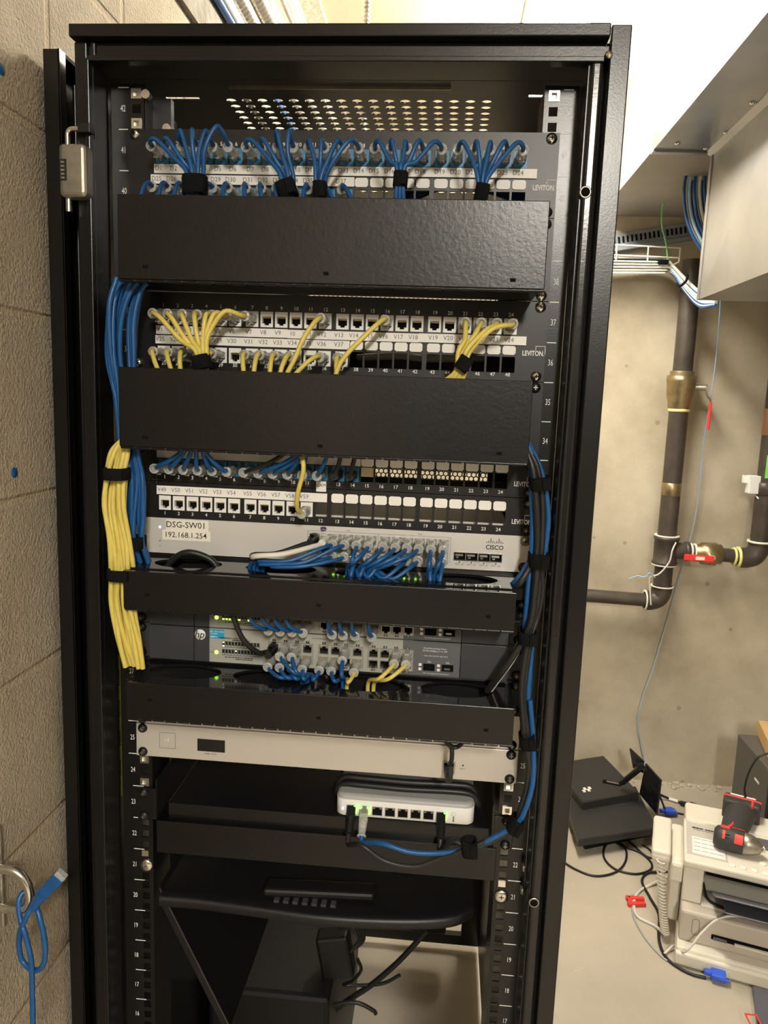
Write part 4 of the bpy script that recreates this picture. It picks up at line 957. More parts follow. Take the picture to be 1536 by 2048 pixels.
for i in (0,1,2,3,5,6,7,8):
    x=colsA[i]; s_=(-.014 if i<4 else -.002)
    cable_thing('patch_cable','blue patch cable from the upper grey switch, lower row, port column %d from left'%(i+1),'cable','patch cables in the grey switches','cable_blue',.0025,[(x,yH-.022,zlA),(x+s_*.3,yH-.034,zlA+.002),(x+s_,yH-.046,zlA+.012),(x+s_*1.5,-.062,zlA+.030)],[(PCL,(x,yH,zlA),(0,0,0))])
# ================================================================== SIDE BUNDLES
def bundle(path, n, r, color, label, group, yspread=.006, name='patch_cable', twist=0, seed=1):
    """path = [(px,py,Y,halfwidth_px)]"""
    rnd=random.Random(seed)
    C=[pc(a,b_,Y) for a,b_,Y,h in path]; H=[(pc(a+h,b_,Y)-pc(a,b_,Y)).length for a,b_,Y,h in path]
    for j in range(n):
        u=-1+2*(j+.5)/n; pts=[]
        v=rnd.choice((-1,0,1)); ph=rnd.uniform(0,6.28)
        for k,(c,h) in enumerate(zip(C,H)):
            uu=u+.12*math.sin(ph+k*1.3); pts.append(c+Vector((uu*h,0,0))+Vector((0,v*yspread*.5+yspread*.6*math.sin(ph*2+k),.0)))
        cable_thing(name,label,'cable',group,color,r,pts)
bundle([(292,556,-.048,30),(262,575,-.052,30),(245,640,-.052,28),(243,720,-.050,29),(254,800,-.050,20),(262,905,-.050,18),(270,960,-.050,19),(268,1030,-.050,20),(271,1080,-.048,15),(280,1125,-.040,24)],11,.0029,'cable_blue','blue patch cable in the thick bundle down the left side','blue cable bundle at left',seed=3)
bundle([(236,556,-.056,6),(222,610,-.060,5),(222,700,-.060,6),(232,780,-.058,7),(240,870,-.055,5),(262,930,-.045,5)],3,.0029,'cable_blue','blue patch cable passing left of the second cover','outer blue cables at left',seed=5)
bundle([(246,880,-.062,4),(238,905,-.066,17),(233,945,-.068,20),(231,1010,-.070,24),(240,1080,-.070,22),(244,1148,-.070,22),(243,1210,-.070,23),(256,1280,-.068,26),(270,1335,-.062,22)],10,.0029,'cable_yellow','yellow patch cable in the thick bundle down the left side','yellow cable bundle at left',seed=9)
velcro(234,947,-.070,44,24,'black tie around the top of the left yellow bundle',0,.014)
velcro(243,1148,-.070,46,22,'black tie around the middle of the left yellow bundle',0,.014)
velcro(271,1084,-.050,34,24,'black tie around the left blue bundle beside the silver switch',0,.013)
YR=-.045
def rc(label,col,pts,r=.0032,plugs=()):
    P=[pc(*q) if len(q)==3 and q[0]>2 else Vector(q) for q in pts]
    return cable_thing('network_cable',label,'cable','cables in the right side bundle',col,r,P,plugs)
rc('outer blue cable bowing down the right side bundle','cable_blue',[(1056,885,YR),(1076,925,YR),(1088,965,YR),(1096,1020,YR),(1095,1060,YR),(1088,1118,YR),(1078,1190,-.04),(1066,1272,YR),(1060,1340,YR),(1056,1400,YR),(1060,1480,-.04)])
rc('second blue cable leaving behind the cover into the right bundle','cable_blue',[(1050,880,YR),(1066,915,-.05),(1076,965,-.035),(1080,1050,-.03),(1076,1118,-.03),(1060,1190,YR),(1052,1272,-.05),(1046,1350,YR),(1040,1400,-.02)])
rc('inner blue cable at the left edge of the right bundle','cable_blue',[(1062,930,-.035),(1063,980,YR),(1065,1050,YR),(1062,1118,YR),(1054,1200,-.05),(1050,1272,YR),(1060,1350,-.04),(1052,1440,-.04),(1055,1480,-.03)])
rc('first black cable in the right bundle','cable_black',[(1052,900,-.05),(1066,940,-.055),(1073,1010,-.055),(1075,1080,-.05),(1073,1118,-.05),(1078,1170,-.05),(1072,1220,-.052),(1058,1272,-.055),(1045,1350,-.055),(1043,1400,-.055),(1050,1480,-.055),(1062,1560,-.052),(1048,1620,-.05),(1028,1652,-.05),(985,1682,-.05),(940,1693,-.05),(905,1682,-.045),(ports[7]+.001,yd-.034,zp-.026),(ports[7],yd-.026,zp-.0155)],.0036,[(PBK,(ports[7],yd-.001,zp),(.5,0,0))])
rc('second black cable in the right bundle','cable_black',[(1058,900,-.05),(1076,940,-.052),(1085,1010,-.05),(1084,1080,-.05),(1082,1118,-.05),(1085,1180,-.045),(1076,1230,-.045),(1064,1272,-.05),(1052,1340,-.052),(1047,1400,-.052),(1056,1480,-.055),(1055,1560,-.052),(1040,1620,-.05),(1022,1655,-.05),(950,1692,-.055),(880,1716,-.05),(830,1733,-.05),(770,1722,-.048),(722,1690,-.045),(ports[0]+.001,yd-.030,zp-.030),(ports[0],yd-.025,zp-.018)],.0032,[(PBK,(ports[0],yd-.001,zp),(.6,0,0))])
rc('third black cable in the right bundle','cable_black',[(1076,1118,-.055),(1070,1180,-.056),(1062,1240,-.056),(1046,1280,-.055),(1010,1335,-.05),(975,1382,-.035)],.0042)
rc('blue cable rising from the small white switch into the right bundle','cable_blue',[(1060,1400,-.05),(1066,1480,-.05),(1066,1560,-.055),(1050,1620,-.055),(1030,1650,-.055),(985,1676,-.055),(938,1697,-.052),(880,1706,-.05),(820,1704,-.05),(765,1687,-.045),(ports[1]+.003,yd-.031,zp-.025),(ports[1],yd-.025,zp-.018)],.0032,[(PCL,(ports[1],yd-.001,zp),(.6,0,0))])
rc('black cable looping from the right bundle back to the upper tray','cable_black',[(1068,1118,-.05),(1050,1150,-.06),(1035,1172,-.06),(1020,1190,-.05)],.0036)
rc('blue cable branching left below the upper right tie','cable_blue',[(1062,1118,-.045),(1046,1145,-.055),(1034,1160,-.055),(1022,1172,-.045)],.0034)
rc('white cable slanting down beside the lower grey switch','cable_white',[(1042,1285,-.045),(1022,1320,-.045),(1000,1350,-.045),(980,1378,-.035)],.0045)
velcro(1079,966,-.048,38,26,'black tie at the top of the right cable bundle',.15,.016)
velcro(1076,1119,-.050,38,28,'black tie on the right bundle beside the silver switch',0,.016)
velcro(1054,1272,-.052,36,24,'black tie on the right bundle beside the grey switches',0,.016)
velcro(1054,1480,-.052,30,24,'black tie on the right bundle just above the silver gateway',.15,.014)
velcro(1030,1648,-.054,24,28,'black tie where the cables bend towards the small switch',-.45,.012)
velcro(939,1694,-.054,30,28,'black tie gathering the cables in front of the shelf',.1,.011)
# spare cables seen through the empty openings
bundle([(700,470,.10,4),(850,380,.10,30),(960,375,.10,30),(1060,400,.10,30)],6,.003,'cable_blue','blue cable seen through the open ports of the top panel','spare cables behind the top panel',name='network_cable',seed=11)
bundle([(720,715,.06,8),(800,712,.06,12),(860,718,.06,12),(960,716,.06,10)],5,.004,'cable_white','pale cable seen through the open ports of the V panel','spare cables behind the V panel',name='network_cable',seed=12)
# ================================================================== ROOM ITEMS, UPPER RIGHT
YE=1.5
A=pc(1305,303,YE); Bp=pc(1425,303,YE); Cc=pc(1395,600,YE)
zA=(A.z+Bp.z)/2; xA=A.x; xB=(Bp.x+Cc.x)/2; zB=Cc.z
d=thing('air_duct',(xA,0,zB),'large galvanised sheet metal air duct hanging at upper right','air duct')
part(d,'upper_trunk',MB().box(xA,2.2,-1.2,YE,zA,2.6-.002,'galv'))
part(d,'lower_box',MB().box(xB,2.2,.2,YE,zB,zA-.001,'galv'))
def X_crease(y0,y1):
    zc0=(zB+zA)/2; return MB().add([(xB-.0008,y0,zB),(xB-.0008,y1,zB),(xB-.0008,y1,zA-.002),(xB-.0008,y0,zA-.002),(xB-.016,(y0+y1)/2,zc0)],[(0,4,1),(1,4,2),(2,4,3),(3,4,0)],'galv')
b=MB().box(xA-.002,xB+.01,YE-.012,YE+.012,zA-.006,zA+.001,'galv').box(xB-.004,xB+.0,YE-.02,YE+.001,zB,zA,'galv')
b.prism([(0,0),(.018,-.012),(.018,-.0145),(0,-.003)],(xB-.019,.2,zA),(1,0,0),(0,0,1),(0,1.3,0),'galv')
part(d,'seam_flange',b)
part(d,'creased_side_sheet',X_crease(.85,YE-.01)); part(d,'creased_side_sheet',X_crease(.2,.845))
for px,py in ((1355,287),(1412,297)):
    p=pz(px,py,zA-.001); part(d,'screw',MB().lathe([(0,-.004),(.006,-.003),(.008,0)],p,(0,0,1),'steel',10))
for px,py in ((1452,265),(1506,206),(1530,210),(1477,264)):
    p=pz(px,py,zA-.001); part(d,'screw',MB().lathe([(0,-.004),(.006,-.003),(.008,0)],p,(0,0,1),'steel',10))
struct('trim_2', MB().box(xA,2.2,YE+.002,2.3,zA+.002,2.598,'galv_dull'))
# slotted trunking on back wall
sA=pc(1225,482,2.27); sB=pc(1420,452,2.27)
b=MB(); dv=(sB-sA); L=dv.length; dv.normalize(); up=Vector((-dv.z,0,dv.x))
b.obox((sA+sB)/2+Vector((0,.015,0)),dv,(0,1,0),up,L/2,.012,.028,'slot_grey',.003)
for k in range(22):
    c=sA+dv*(L*(k+.5)/22); b.obox(c+Vector((0,.002,0)),dv,(0,1,0),up,.0035,.002,.012,'port_dark'); b.obox(c+Vector((0,.002,0))+up*.0,dv,(0,1,0),up,L/60,.0015,.0012,'slot_grey')
b.obox((sA+sB)/2+Vector((0,.010,0))-up*.034,dv,(0,1,0),up,L/2,.018,.006,'slot_grey')
solo('slotted_trunking',b,'grey slotted cable trunking fixed across the back wall under the duct','cable trunking')
# wire basket tray
YT=2.12
t=thing('wire_cable_tray',pc(1290,545,YT),'white wire basket tray holding flat run of pale cables','cable tray')
b=MB(); r=.0032
def wl(a,c,Y2=None): b.tube([pc(*a,YT),pc(*c,Y2 or YT)],r,'wire_white',6,raw=True)
wl((1120,484),(1361,496)); wl((1120,505),(1359,516)); wl((1361,496),(1358,524)); wl((1297,493),(1295,522)); wl((1234,490),(1232,522)); wl((1358,524),(1340,533))
for k in range(5):
    wl((1120,520+6.5*k),(1330+ (6*k if k<3 else 12-3*k),524+5.5*k))
part(t,'wire_frame',b)
for j in range(9):
    a=pc(1120,512+3.2*j,YT+.008+.017*j); c=pc(1322-3*(j%4),516+3.0*j,YT+.008+.017*j); c2=pc(1345,532+1.8*j,YT); c3=pc(1372,560+3*j,YT-.1); c4=pc(1400,585+3.4*j,YT-.2); c5=pc(1432,600+1.2*j,YT-.3)
    col=['cable_white','cable_blue','cable_white','cable_white','cable_lightblue','cable_white','cable_blue','cable_white','cable_blue'][j]
    cable_thing('network_cable',('%s cable leaving the wire basket tray towards the duct')%{'cable_white':'white','cable_blue':'blue','cable_lightblue':'pale blue'}[col],'cable','cables in the wire basket tray '+col[6:],col,.0062,[a,(a+c)/2,c,c2,c3,c4,c5])
p_=pc(1366,565,YT-.12)
b=MB().tube([pc(1375,550,YT-.13),pc(1372,562,YT-.15),pc(1360,572,YT-.15),pc(1354,568,YT-.1)],.005,'velcro',8)
solo('cable_tie',b,'black tie around the cables just right of the wire tray','cable tie')
b=MB().obox(pc(1325,525,YT),(1,0,0),(0,1,0),(0,0,1),.018,.02,.008,'velcro',.003); solo('cable_tie',b,'black tie on the cables inside the wire tray','cable tie')
for j in range(16):
    u=j/15; col=('cable_blue','cable_white','cable_blue','cable_lightblue')[j%4]; Yb=1.75+.05*(j%3)
    cable_thing('network_cable','%s cable drooping from the ceiling beside the duct edge'%{'cable_white':'white','cable_blue':'blue','cable_lightblue':'pale blue'}[col],'cable','cables drooping beside the duct '+col[6:],col,.0052,[pc(1385+44*u,300,Yb),pc(1376+46*u,335,Yb),pc(1368+52*u,380,Yb),pc(1372+55*u,430,Yb),pc(1385+58*u,470,Yb),pc(1410+60*u,510,Yb)])
cable_thing('ground_wire','thin green wire hanging from the duct down to the wire tray','wire',None,'cable_green',.0035,[pc(1378,325,2.0),pc(1345,360,2.05),pc(1326,410,2.1),pc(1324,450,2.12),pc(1332,485,2.12),pc(1336,520,2.12)])
# pipes
YP=2.2
def PW(px,py): return pc(px,py,YP)
zz=lambda py,px=1350: PW(px,py).z
xv=PW(1352,880).x
vp=thing('vertical_water_pipe',(xv,YP,zz(1190,1305)),'dark steel water pipe rising up the back wall to the duct','pipe')
b=MB().cyl((xv,YP,zz(1105,1325)),(xv,YP,zz(520,1388)),.037,'black_pipe',24)
part(vp,'pipe',b)
vz0,vz1=zz(818,1360),zz(748,1378)
b=MB().lathe([(.040,0),(.044,.006),(.044,.03),(.052,.05),(.054,.10),(.056,.105),(.056,.128),(.046,.130),(.046,.145),(.040,.147)],(xv,YP,vz0),(0,0,1),'brass',24)
for k in range(6): pass
vb=part(vp,'ball_valve',b,'brass ball valve')
b=MB().cyl((xv+.05,YP-.01,vz0+.085),(xv+.088,YP-.02,vz0+.085),.012,'steel_worn',12).tube([(xv+.088,YP-.024,vz0+.098),(xv+.090,YP-.03,vz0+.06),(xv+.105,YP-.034,vz0+.035),(xv+.107,YP-.034,vz0+.01)],.006,'steel',8,squash=.5)
hv=part(vb,'lever',b)
part(vp,'lever_grip',MB().tube([(xv+.107,YP-.034,vz0+.03),(xv+.107,YP-.034,vz0-.075)],.0085,'red_vinyl',10,raw=True,squash=.6),'red lever grip')
b=MB().lathe([(.039,0),(.041,.003),(.041,.010),(.038,.012)],(xv,YP,vz0-.011),(0,0,1),'yellow_tape',24)
zq=zz(978,1340); b.lathe([(.0375,0),(.0385,.001),(.0385,.05),(.0375,.051)],(xv,YP,zq-.025),(0,0,1),'brass',24)
part(vp,'pipe_label',b)
zt1,zt0=zz(1072,1328),zz(1128,1318)
b=MB().lathe([(.046,0),(.050,.005),(.050,.012),(.046,.016),(.046,zt1-zt0-.016),(.050,zt1-zt0-.012),(.050,zt1-zt0),(.040,zt1-zt0)],(xv,YP,zt0),(0,0,1),'black_pipe',24)
zm=(zt0+zt1)/2
b.cyl((xv,YP,zm),(xv+.085,YP,zm),.034,'black_pipe',20).lathe([(.034,0),(.040,.004),(.040,.018),(.034,.02)],(xv+.072,YP,zm),(1,0,0),'black_pipe',20)
part(vp,'tee_fitting',b)
for z in (zt1+.002,zt0-.001): part(vp,'thread_seal',MB().lathe([(.0385,-.002),(.049,-.002),(.049,.003),(.0385,.003)],(xv,YP,z),(0,0,1),'label_cream',24))
ze=zz(1178,1308); zl_=ze-.0
b=MB().cyl((xv,YP,ze+.005),(xv,YP,zt0),.036,'black_pipe',20)
b.tube([(xv,YP,ze+.012),(xv,YP,ze-.004),(xv-.012,YP,ze-.034),(xv-.04,YP,ze-.047),(xv-.062,YP,ze-.048)],.040,'black_pipe',20,5)
part(vp,'elbow',b); part(vp,'thread_seal',MB().lathe([(.040,-.002),(.045,-.002),(.045,.003),(.040,.003)],(xv,YP,ze+.014),(0,0,1),'label_cream',24).lathe([(.034,-.002),(.042,-.002),(.042,.003),(.034,.003)],(xv-.064,YP,ze-.048),(1,0,0),'label_cream',24))
hz=ze-.048
lp=solo('horizontal_water_pipe',MB().cyl((.35,YP,hz+.014),(xv-.06,YP,hz-.0),.027,'black_pipe',20),'dark steel pipe running left behind the rack from the lower elbow','pipe')
# branch to the right
bx0=xv+.085; bx1=PW(1500,1105).x
br=thing('branch_water_pipe',(bx0,YP,zm),'short horizontal pipe with brass valve and red lever between two risers','pipe')
part(br,'pipe',MB().cyl((bx0,YP,zm),(bx1,YP,zm-.012),.028,'black_pipe',20))
vx=PW(1415,1107).x
b=MB().lathe([(.030,-.055),(.036,-.05),(.036,-.03),(.044,-.025),(.046,.0),(.046,.03),(.040,.035),(.040,.05),(.030,.055)],(vx,YP,zm-.005),(1,0,0),'brass',24)
vb=part(br,'ball_valve',b,'brass ball valve')
part(vb,'valve_stem',MB().cyl((vx-.005,YP-.05,zm-.008),(vx-.005,YP-.072,zm-.008),.013,'steel',12))
part(br,'lever_grip',MB().obox((vx-.055,YP-.072,zm-.012),(1,0,-.03),(0,1,0),(.03,0,1),.058,.004,.013,'red_vinyl',.004).box(vx-.07,vx-.035,YP-.0775,YP-.0765,zm-.018,zm-.005,'label_cream'),'red lever grip with a small white print')
part(br,'thread_seal',MB().lathe([(.028,-.003),(.036,-.003),(.036,.004),(.028,.004)],(PW(1468,1107).x,YP,zm-.01),(1,0,0),'yellow_tape',20).lathe([(.028,-.003),(.035,-.003),(.035,.004),(.028,.004)],(bx0+.012,YP,zm),(1,0,0),'label_cream',20).lathe([(.028,-.003),(.034,-.003),(.034,.004),(.028,.004)],(bx0+.028,YP,zm),(1,0,0),'label_cream',20))
xr=PW(1524,1040).x
rp=thing('right_water_pipe',(xr,YP,zm-.02),'dark water pipe at the right frame edge with a green label','pipe')
part(rp,'pipe',MB().cyl((xr,YP,zm+.035),(xr,YP,2.55),.036,'black_pipe',24))
part(rp,'elbow',MB().tube([(xr,YP,zm+.052),(xr,YP,zm+.03),(xr-.015,YP,zm-.002),(xr-.045,YP,zm-.013),(xr-.075,YP,zm-.014)],.041,'black_pipe',20,5))
part(rp,'thread_seal',MB().lathe([(.037,-.003),(.047,-.003),(.047,.004),(.037,.004)],(xr,YP,zm+.054),(0,0,1),'label_cream',24).lathe([(.030,-.003),(.043,-.003),(.043,.004),(.030,.004)],(xr-.078,YP,zm-.013),(1,0,0),'yellow_tape',24))
p=PW(1531,932); part(rp,'label',MB().box(p.x-.014,p.x+.05,YP-.041,YP-.0385,p.z-.045,p.z+.045,'green_label').box(p.x-.004,p.x+.02,YP-.0418,YP-.041,p.z-.018,p.z-.010,'ink_black'),'bright green pipe label')
part(rp,'pipe_collar',MB().lathe([(.036,0),(.040,.002),(.040,.05),(.036,.052)],(xr,YP,PW(1524,990).z),(0,0,1),'black_pipe',24).lathe([(.036,0),(.0375,.002),(.0375,.10),(.036,.102)],(xr,YP,PW(1530,870).z),(0,0,1),'copper_pipe',24))
p=PW(1506,969); t=solo('sensor_box',MB().box(p.x-.022,p.x+.022,YP-.02,YP+.02,p.z-.036,p.z+.036,'white_plastic',.003).box(p.x-.038,p.x-.020,YP,YP+.02,p.z+.004,p.z+.034,'label_white',.002).tube([(p.x+.01,YP,p.z-.036),(p.x+.02,YP-.02,p.z-.055)],.004,'steel',6,raw=True),'small pale box clipped beside the right water pipe','sensor')
# strings hanging on the wall
cable_thing('thin_wire','long thin pale blue wire hanging down the back wall from the duct','wire',None,'cable_lightblue',.0024,[pc(1441,600,2.1),pc(1434,700,2.15),pc(1424,780,2.2),pc(1407,890,2.25),pc(1396,1000,2.27),pc(1375,1100,2.27),pc(1357,1160,2.27),pc(1335,1240,2.27),pc(1308,1330,2.27),pc(1284,1400,2.27),pc(1276,1450,2.27),pc(1287,1510,2.27),pc(1290,1535,2.25)])
cable_thing('thin_wire','thin pale wire looped round the tee fitting of the pipe','wire',None,'cable_white',.0032,[pc(1352,1085,2.15),pc(1345,1100,2.14),pc(1338,1125,2.14),pc(1318,1148,2.14),pc(1300,1155,2.14),pc(1300,1180,2.14),pc(1302,1210,2.14)])
cable_thing('thin_wire','short pale blue twist of wire tied on the lower elbow','wire',None,'cable_lightblue',.0024,[pc(1258,1158,2.14),pc(1275,1152,2.14),pc(1290,1154,2.13),pc(1300,1146,2.13),pc(1310,1155,2.13)])
# overhead conduits (upper left) and hanging rod
def alongY(px,Z): return pz(px,20,Z)
for nm,px,Z,r,mt,lbl,rib in (('straight_conduit',461,2.45,.012,'white_plastic','slim white conduit overhead at upper left',False),('flexible_conduit',487,2.45,.019,'steel_worn','ribbed metal conduit overhead, left of the two',True),('flexible_conduit',522,2.47,.024,'steel_worn','ribbed metal conduit overhead, right of the two',True),('straight_conduit',548,2.47,.009,'white_plastic','slim white conduit overhead beside the ribbed conduits',False),('straight_conduit',447,2.46,.008,'cable_blue','thin dark blue conduit overhead at upper left',False)):
    p=pX(px,20,-.325+r); b=MB()
    if rib:
        n=150; b.tube([(p.x,.55+k*.0115,p.z) for k in range(n)],r,mt,12,raw=True)
        b=MB(); n=110
        prof=[]
        for k in range(n): prof += [(r*.86,k*.016),(r,k*.016+.005),(r,k*.016+.010),(r*.86,k*.016+.015)]
        b.lathe(prof,(p.x,.5,p.z),(0,1,0),mt,14)
    else: b.cyl((p.x,.5,p.z),(p.x,2.29,p.z),r,mt,12)
    solo(nm,b,lbl,'conduit')
b=MB().box(-.336,-.327,-1.2,2.3,2.505,2.6,'foam').box(-.336,-.27,-1.2,2.3,2.590,2.6,'foam')
for q in (2.52,2.55,2.58): b.tube([(-.327,.5,q),(-.325,1.1,q+.004),(-.326,1.6,q-.004),(-.327,2.29,q)],.005,'foam',6)
struct('trim_3',b)
p=pc(735,20,1.1); b=MB().cyl((p.x,1.1,1.95),(p.x,1.1,2.6),.006,'steel_worn',8)
for k in range(60): b.lathe([(.006,0),(.0095,.003),(.006,.006)],(p.x,1.1,2.0+k*.01),(0,0,1),'steel_worn',8)
solo('threaded_rod',b,'threaded steel rod hanging from the ceiling above the rack','rod')
# ================================================================== LEFT WALL ITEMS
Yk=-.17
t=thing('steel_shackle',pc(20,1780,Yk),'shiny steel shackle at the lower left edge by the block wall','shackle')
part(t,'bow',MB().tube([pc(-60,1742,Yk),pc(-10,1737,Yk),pc(30,1743,Yk),pc(52,1765,Yk),pc(60,1795,Yk),pc(52,1815,Yk),pc(25,1818,Yk),pc(-50,1812,Yk)],.0050,'steel',12))
part(t,'hasp_plate',MB().obox(pc(-25,1750,Yk+.012),(1,0,0),(0,1,0),(0,0,1),.018,.002,.062,'steel_worn',.002))
b=[pc(78,1800,Yk-.004),pc(60,1820,Yk-.008),pc(49,1842,Yk-.010),pc(40,1865,Yk-.006),pc(38,1890,Yk+.002),pc(44,1920,Yk+.004),pc(62,1938,Yk+.0),pc(80,1938,Yk-.004),pc(90,1915,Yk-.006),pc(88,1875,Yk-.006),pc(78,1830,Yk-.002),pc(66,1800,Yk+.006),pc(50,1784,Yk+.006),pc(38,1800,Yk+.0),pc(40,1835,Yk-.006),pc(52,1875,Yk-.011),pc(62,1920,Yk-.008),pc(64,1960,Yk-.004),pc(66,2060,Yk)]
t=cable_thing('knotted_network_cable','blue network cable knotted round the steel shackle beside the wall','cable',None,'cable_blue',.0030,b)
p1,p2,p3=pc(64,1818,Yk-.006),pc(88,1785,Yk-.008),pc(124,1748,Yk-.012)
dd=(p3-p2).normalized(); nn=Vector((0,-1,0)); ss=dd.cross(nn).normalized()
part(t,'strain_relief',MB().tube([p1,p2],lambda q:.0042+.003*q,'cable_blue',10,raw=True))
b=MB().obox((p2+p3)/2-dd*.004,dd,nn,ss,(p3-p2).length/2,.0045,.0065,'cable_blue',.001)
b.obox(p3-dd*.006,dd,nn,ss,.0075,.0040,.0062,'clear_plastic',.001); part(t,'plug',b,'blue plug with a clear tip')
p=pX(28,945,-.3352); q=pX(2,138,-.3352)
for c,l in ((p,'small dark blue paint spot on the block wall at mid height'),(q,'small dark blue paint spot high on the block wall at the left edge')):
    b=MB().lathe([(0,.0016),(.0055,.0012),(.0062,0)],c,(1,0,0),'cable_blue',12); solo('paint_spot',b,l,'spot')
# ================================================================== FLOOR ITEMS, LOWER RIGHT
ux=Vector((.959,-.283,0)); uy=Vector((.283,.959,0)); uz=Vector((0,0,1)); FO=Vector((.885,1.185,0))
def fp(u,v,z): return FO+ux*u+uy*v+uz*z
def fbox(b,u0,u1,v0,v1,z0,z1,m,bev=.004): return b.obox(fp((u0+u1)/2,(v0+v1)/2,(z0+z1)/2),ux,uy,uz,(u1-u0)/2,(v1-v0)/2,(z1-z0)/2,m,bev)
fx=thing('fax_machine',fp(.2,.2,FZ),'cream fax machine with keypad panel standing on the floor','fax machine')
WX=.44
part(fx,'base',fbox(fbox(MB(),-.004,WX,.0,.40,FZ+.001,-.035,'fax_cream',.008),-.006,WX,-.012,.1,FZ+.006,-.045,'fax_cream',.006))
part(fx,'lower_body',fbox(MB(),.0,WX,.035,.40,-.036,.062,'fax_taupe',.008))
b=fbox(MB(),.088,WX-.02,.030,.05,-.004,.010,'port_dark',.002); fbox(b,.093,.13,.026,.05,-.003,.006,'tray_grey',.002); fbox(b,.15,WX-.03,.022,.05,-.003,.0035,'fax_cream',.002)
part(fx,'paper_slot',b)
b=MB(); P=[]
for k in range(24):
    a=2*math.pi*k/24; P.append(fp(.044+.010*math.cos(a),.0345,.018+.010*math.sin(a)+(.016 if math.sin(a)>0 else -.016)))
b.tube(P+[P[0]],.0007,'ink_grey',5,raw=True); part(fx,'oval_button',b)
part(fx,'side_column',fbox(fbox(MB(),.0,.055,.082,.32,.062,.19,'fax_cream',.005),-.035,.0,.12,.33,-.04,.168,'fax_cream',.010))
part(fx,'upper_deck',fbox(MB(),.055,WX,.075,.40,.060,.068,'fax_cream',.003))
part(fx,'rear_housing',fbox(MB(),.0,WX,.30,.42,.06,.21,'fax_cream',.01))
b=fbox(MB(),-.004,WX,.072,.325,.176,.200,'fax_cream',.006); fbox(b,.06,WX,.085,.30,.160,.178,'port_dark',.002)
part(fx,'control_panel',b)
b=fbox(MB(),.004,.118,.110,.312,.200,.2015,'fax_panel',.001); fbox(b,.020,.112,.118,.215,.2012,.2022,'label_white',.0005)
def ftext(b,s_,size,u,v,z,m): b.text(s_,size,fp(u,v,z),m,ux=ux,uy=uy)
for r_ in range(4):
    for c_ in range(4): fbox(b,.024+c_*.022,.043+c_*.022,.137+r_*.022-.0008,.137+r_*.022+.0008,.2022,.2026,'ink_grey',0)
o_=fp(.060,.268,.2024); fine_print(b,o_.x,o_.y,o_.z,.080,.009,'ink_black',10,ux=ux,uy=uy); o_=fp(.060,.257,.2024); fine_print(b,o_.x,o_.y,o_.z,.072,.0030,'ink_grey',11,ux=ux,uy=uy)
b.v  # keep
part(fx,'speed_dial_card',b)
b=MB()
for k in range(6): 
    b=MB(); c=fp(.128+k*.030,.100,.2); b.lathe([(.0105,0),(.0105,.003),(.008,.0045),(0,.0048)],c,(0,0,1),'label_cream',14); part(fx,'key',b)
for k in range(5):
    b=MB(); c=fp(.215+k*.036,.145,.2); b.lathe([(.010,0),(.010,.003),(.008,.0045),(0,.0048)],c,(0,0,1),'label_cream',14); part(fx,'key',b)
b=MB(); b.obox(fp(.26,.26,.2035),ux,uy,uz,.05,.024,.003,'tray_grey',.002); part(fx,'display',b)
b=MB(); b.obox(fp(.25,.045,.130),ux,(uy-uz*.55).normalized(),(uz+uy*.55).normalized(),.17,.085,.003,'tray_grey',.002)
b.obox(fp(.25,.02,.118),ux,(uy-uz*.2).normalized(),(uz+uy*.2).normalized(),.14,.05,.002,'tray_grey',.002)
part(fx,'document_tray',b,'dark grey document tray slanting out of the front')
hs=thing('telephone_handset',fp(-.075,.2,.17),'cream telephone handset in its cradle on the left of the fax','handset')
b=MB(); c0=fp(-.068,.085,.190); c1=fp(-.068,.30,.190)
b.obox((c0+c1)/2,ux,uy,uz,.028,(c1-c0).length/2,.012,'fax_cream',.010,3)
b.obox(c0+uy*.03-uz*.012,ux,uy,uz,.027,.032,.014,'fax_cream',.010,3); b.obox(c1-uy*.03-uz*.012,ux,uy,uz,.027,.032,.014,'fax_cream',.010,3)
part(hs,'grip',b)
part(fx,'handset_cradle',fbox(MB(),-.04,-.0,.10,.34,.10,.166,'fax_cream',.01))
pts=[]; h0=c0-uy*.004-uz*.010; h1=pz(1330,1866,FZ+.03); n=24*8
for k in range(n+1):
    q=k/n; c=h0.lerp(h1,q)+Vector((0,0,-.02*math.sin(math.pi*q))); a=2*math.pi*k/8; pts.append(c+ux*math.cos(a)*.0110+uy*math.sin(a)*.009)
part(hs,'coiled_cord',MB().tube(pts,.0030,'fax_cream',6,raw=True))
# cables around the fax (on the floor)
def fl(px,py,h=.006): return pz(px,py,FZ+h)
def floor_cable(label,col,r,pp,name='floor_cable',group=None,h=None):
    return cable_thing(name,label,'cable',group,col,r,[fl(a,b_,(r if len(q)<1 else q[0])) for a,b_,*q in pp])
floor_cable('cream phone wire looping round the red clip on the floor','cable_white',.005,[(1340,1752,.03),(1300,1770),(1276,1785),(1268,1805),(1274,1832),(1310,1852),(1330,1870,.02)])
floor_cable('black cable running down the floor left of the fax to a blue plug','cable_black',.0045,[(1345,1744,.02),(1300,1745),(1284,1762),(1300,1795),(1318,1830),(1318,1880),(1335,1918),(1375,1945),(1412,1956)])
floor_cable('thin grey cable crossing the fax front and trailing on the floor','cable_grey',.003,[(1265,1790),(1266,1830),(1290,1875),(1318,1908),(1335,1922)])
cable_thing('floor_cable','grey cable slanting up the fax front to its tray','cable',None,'cable_white',.0035,[fl(1328,1908),fl(1350,1890,.02),fp(.02,-.02,-.03),fp(.06,.0,.03),fp(.10,.022,.07),fp(.16,.04,.085),fp(.30,.05,.09)])
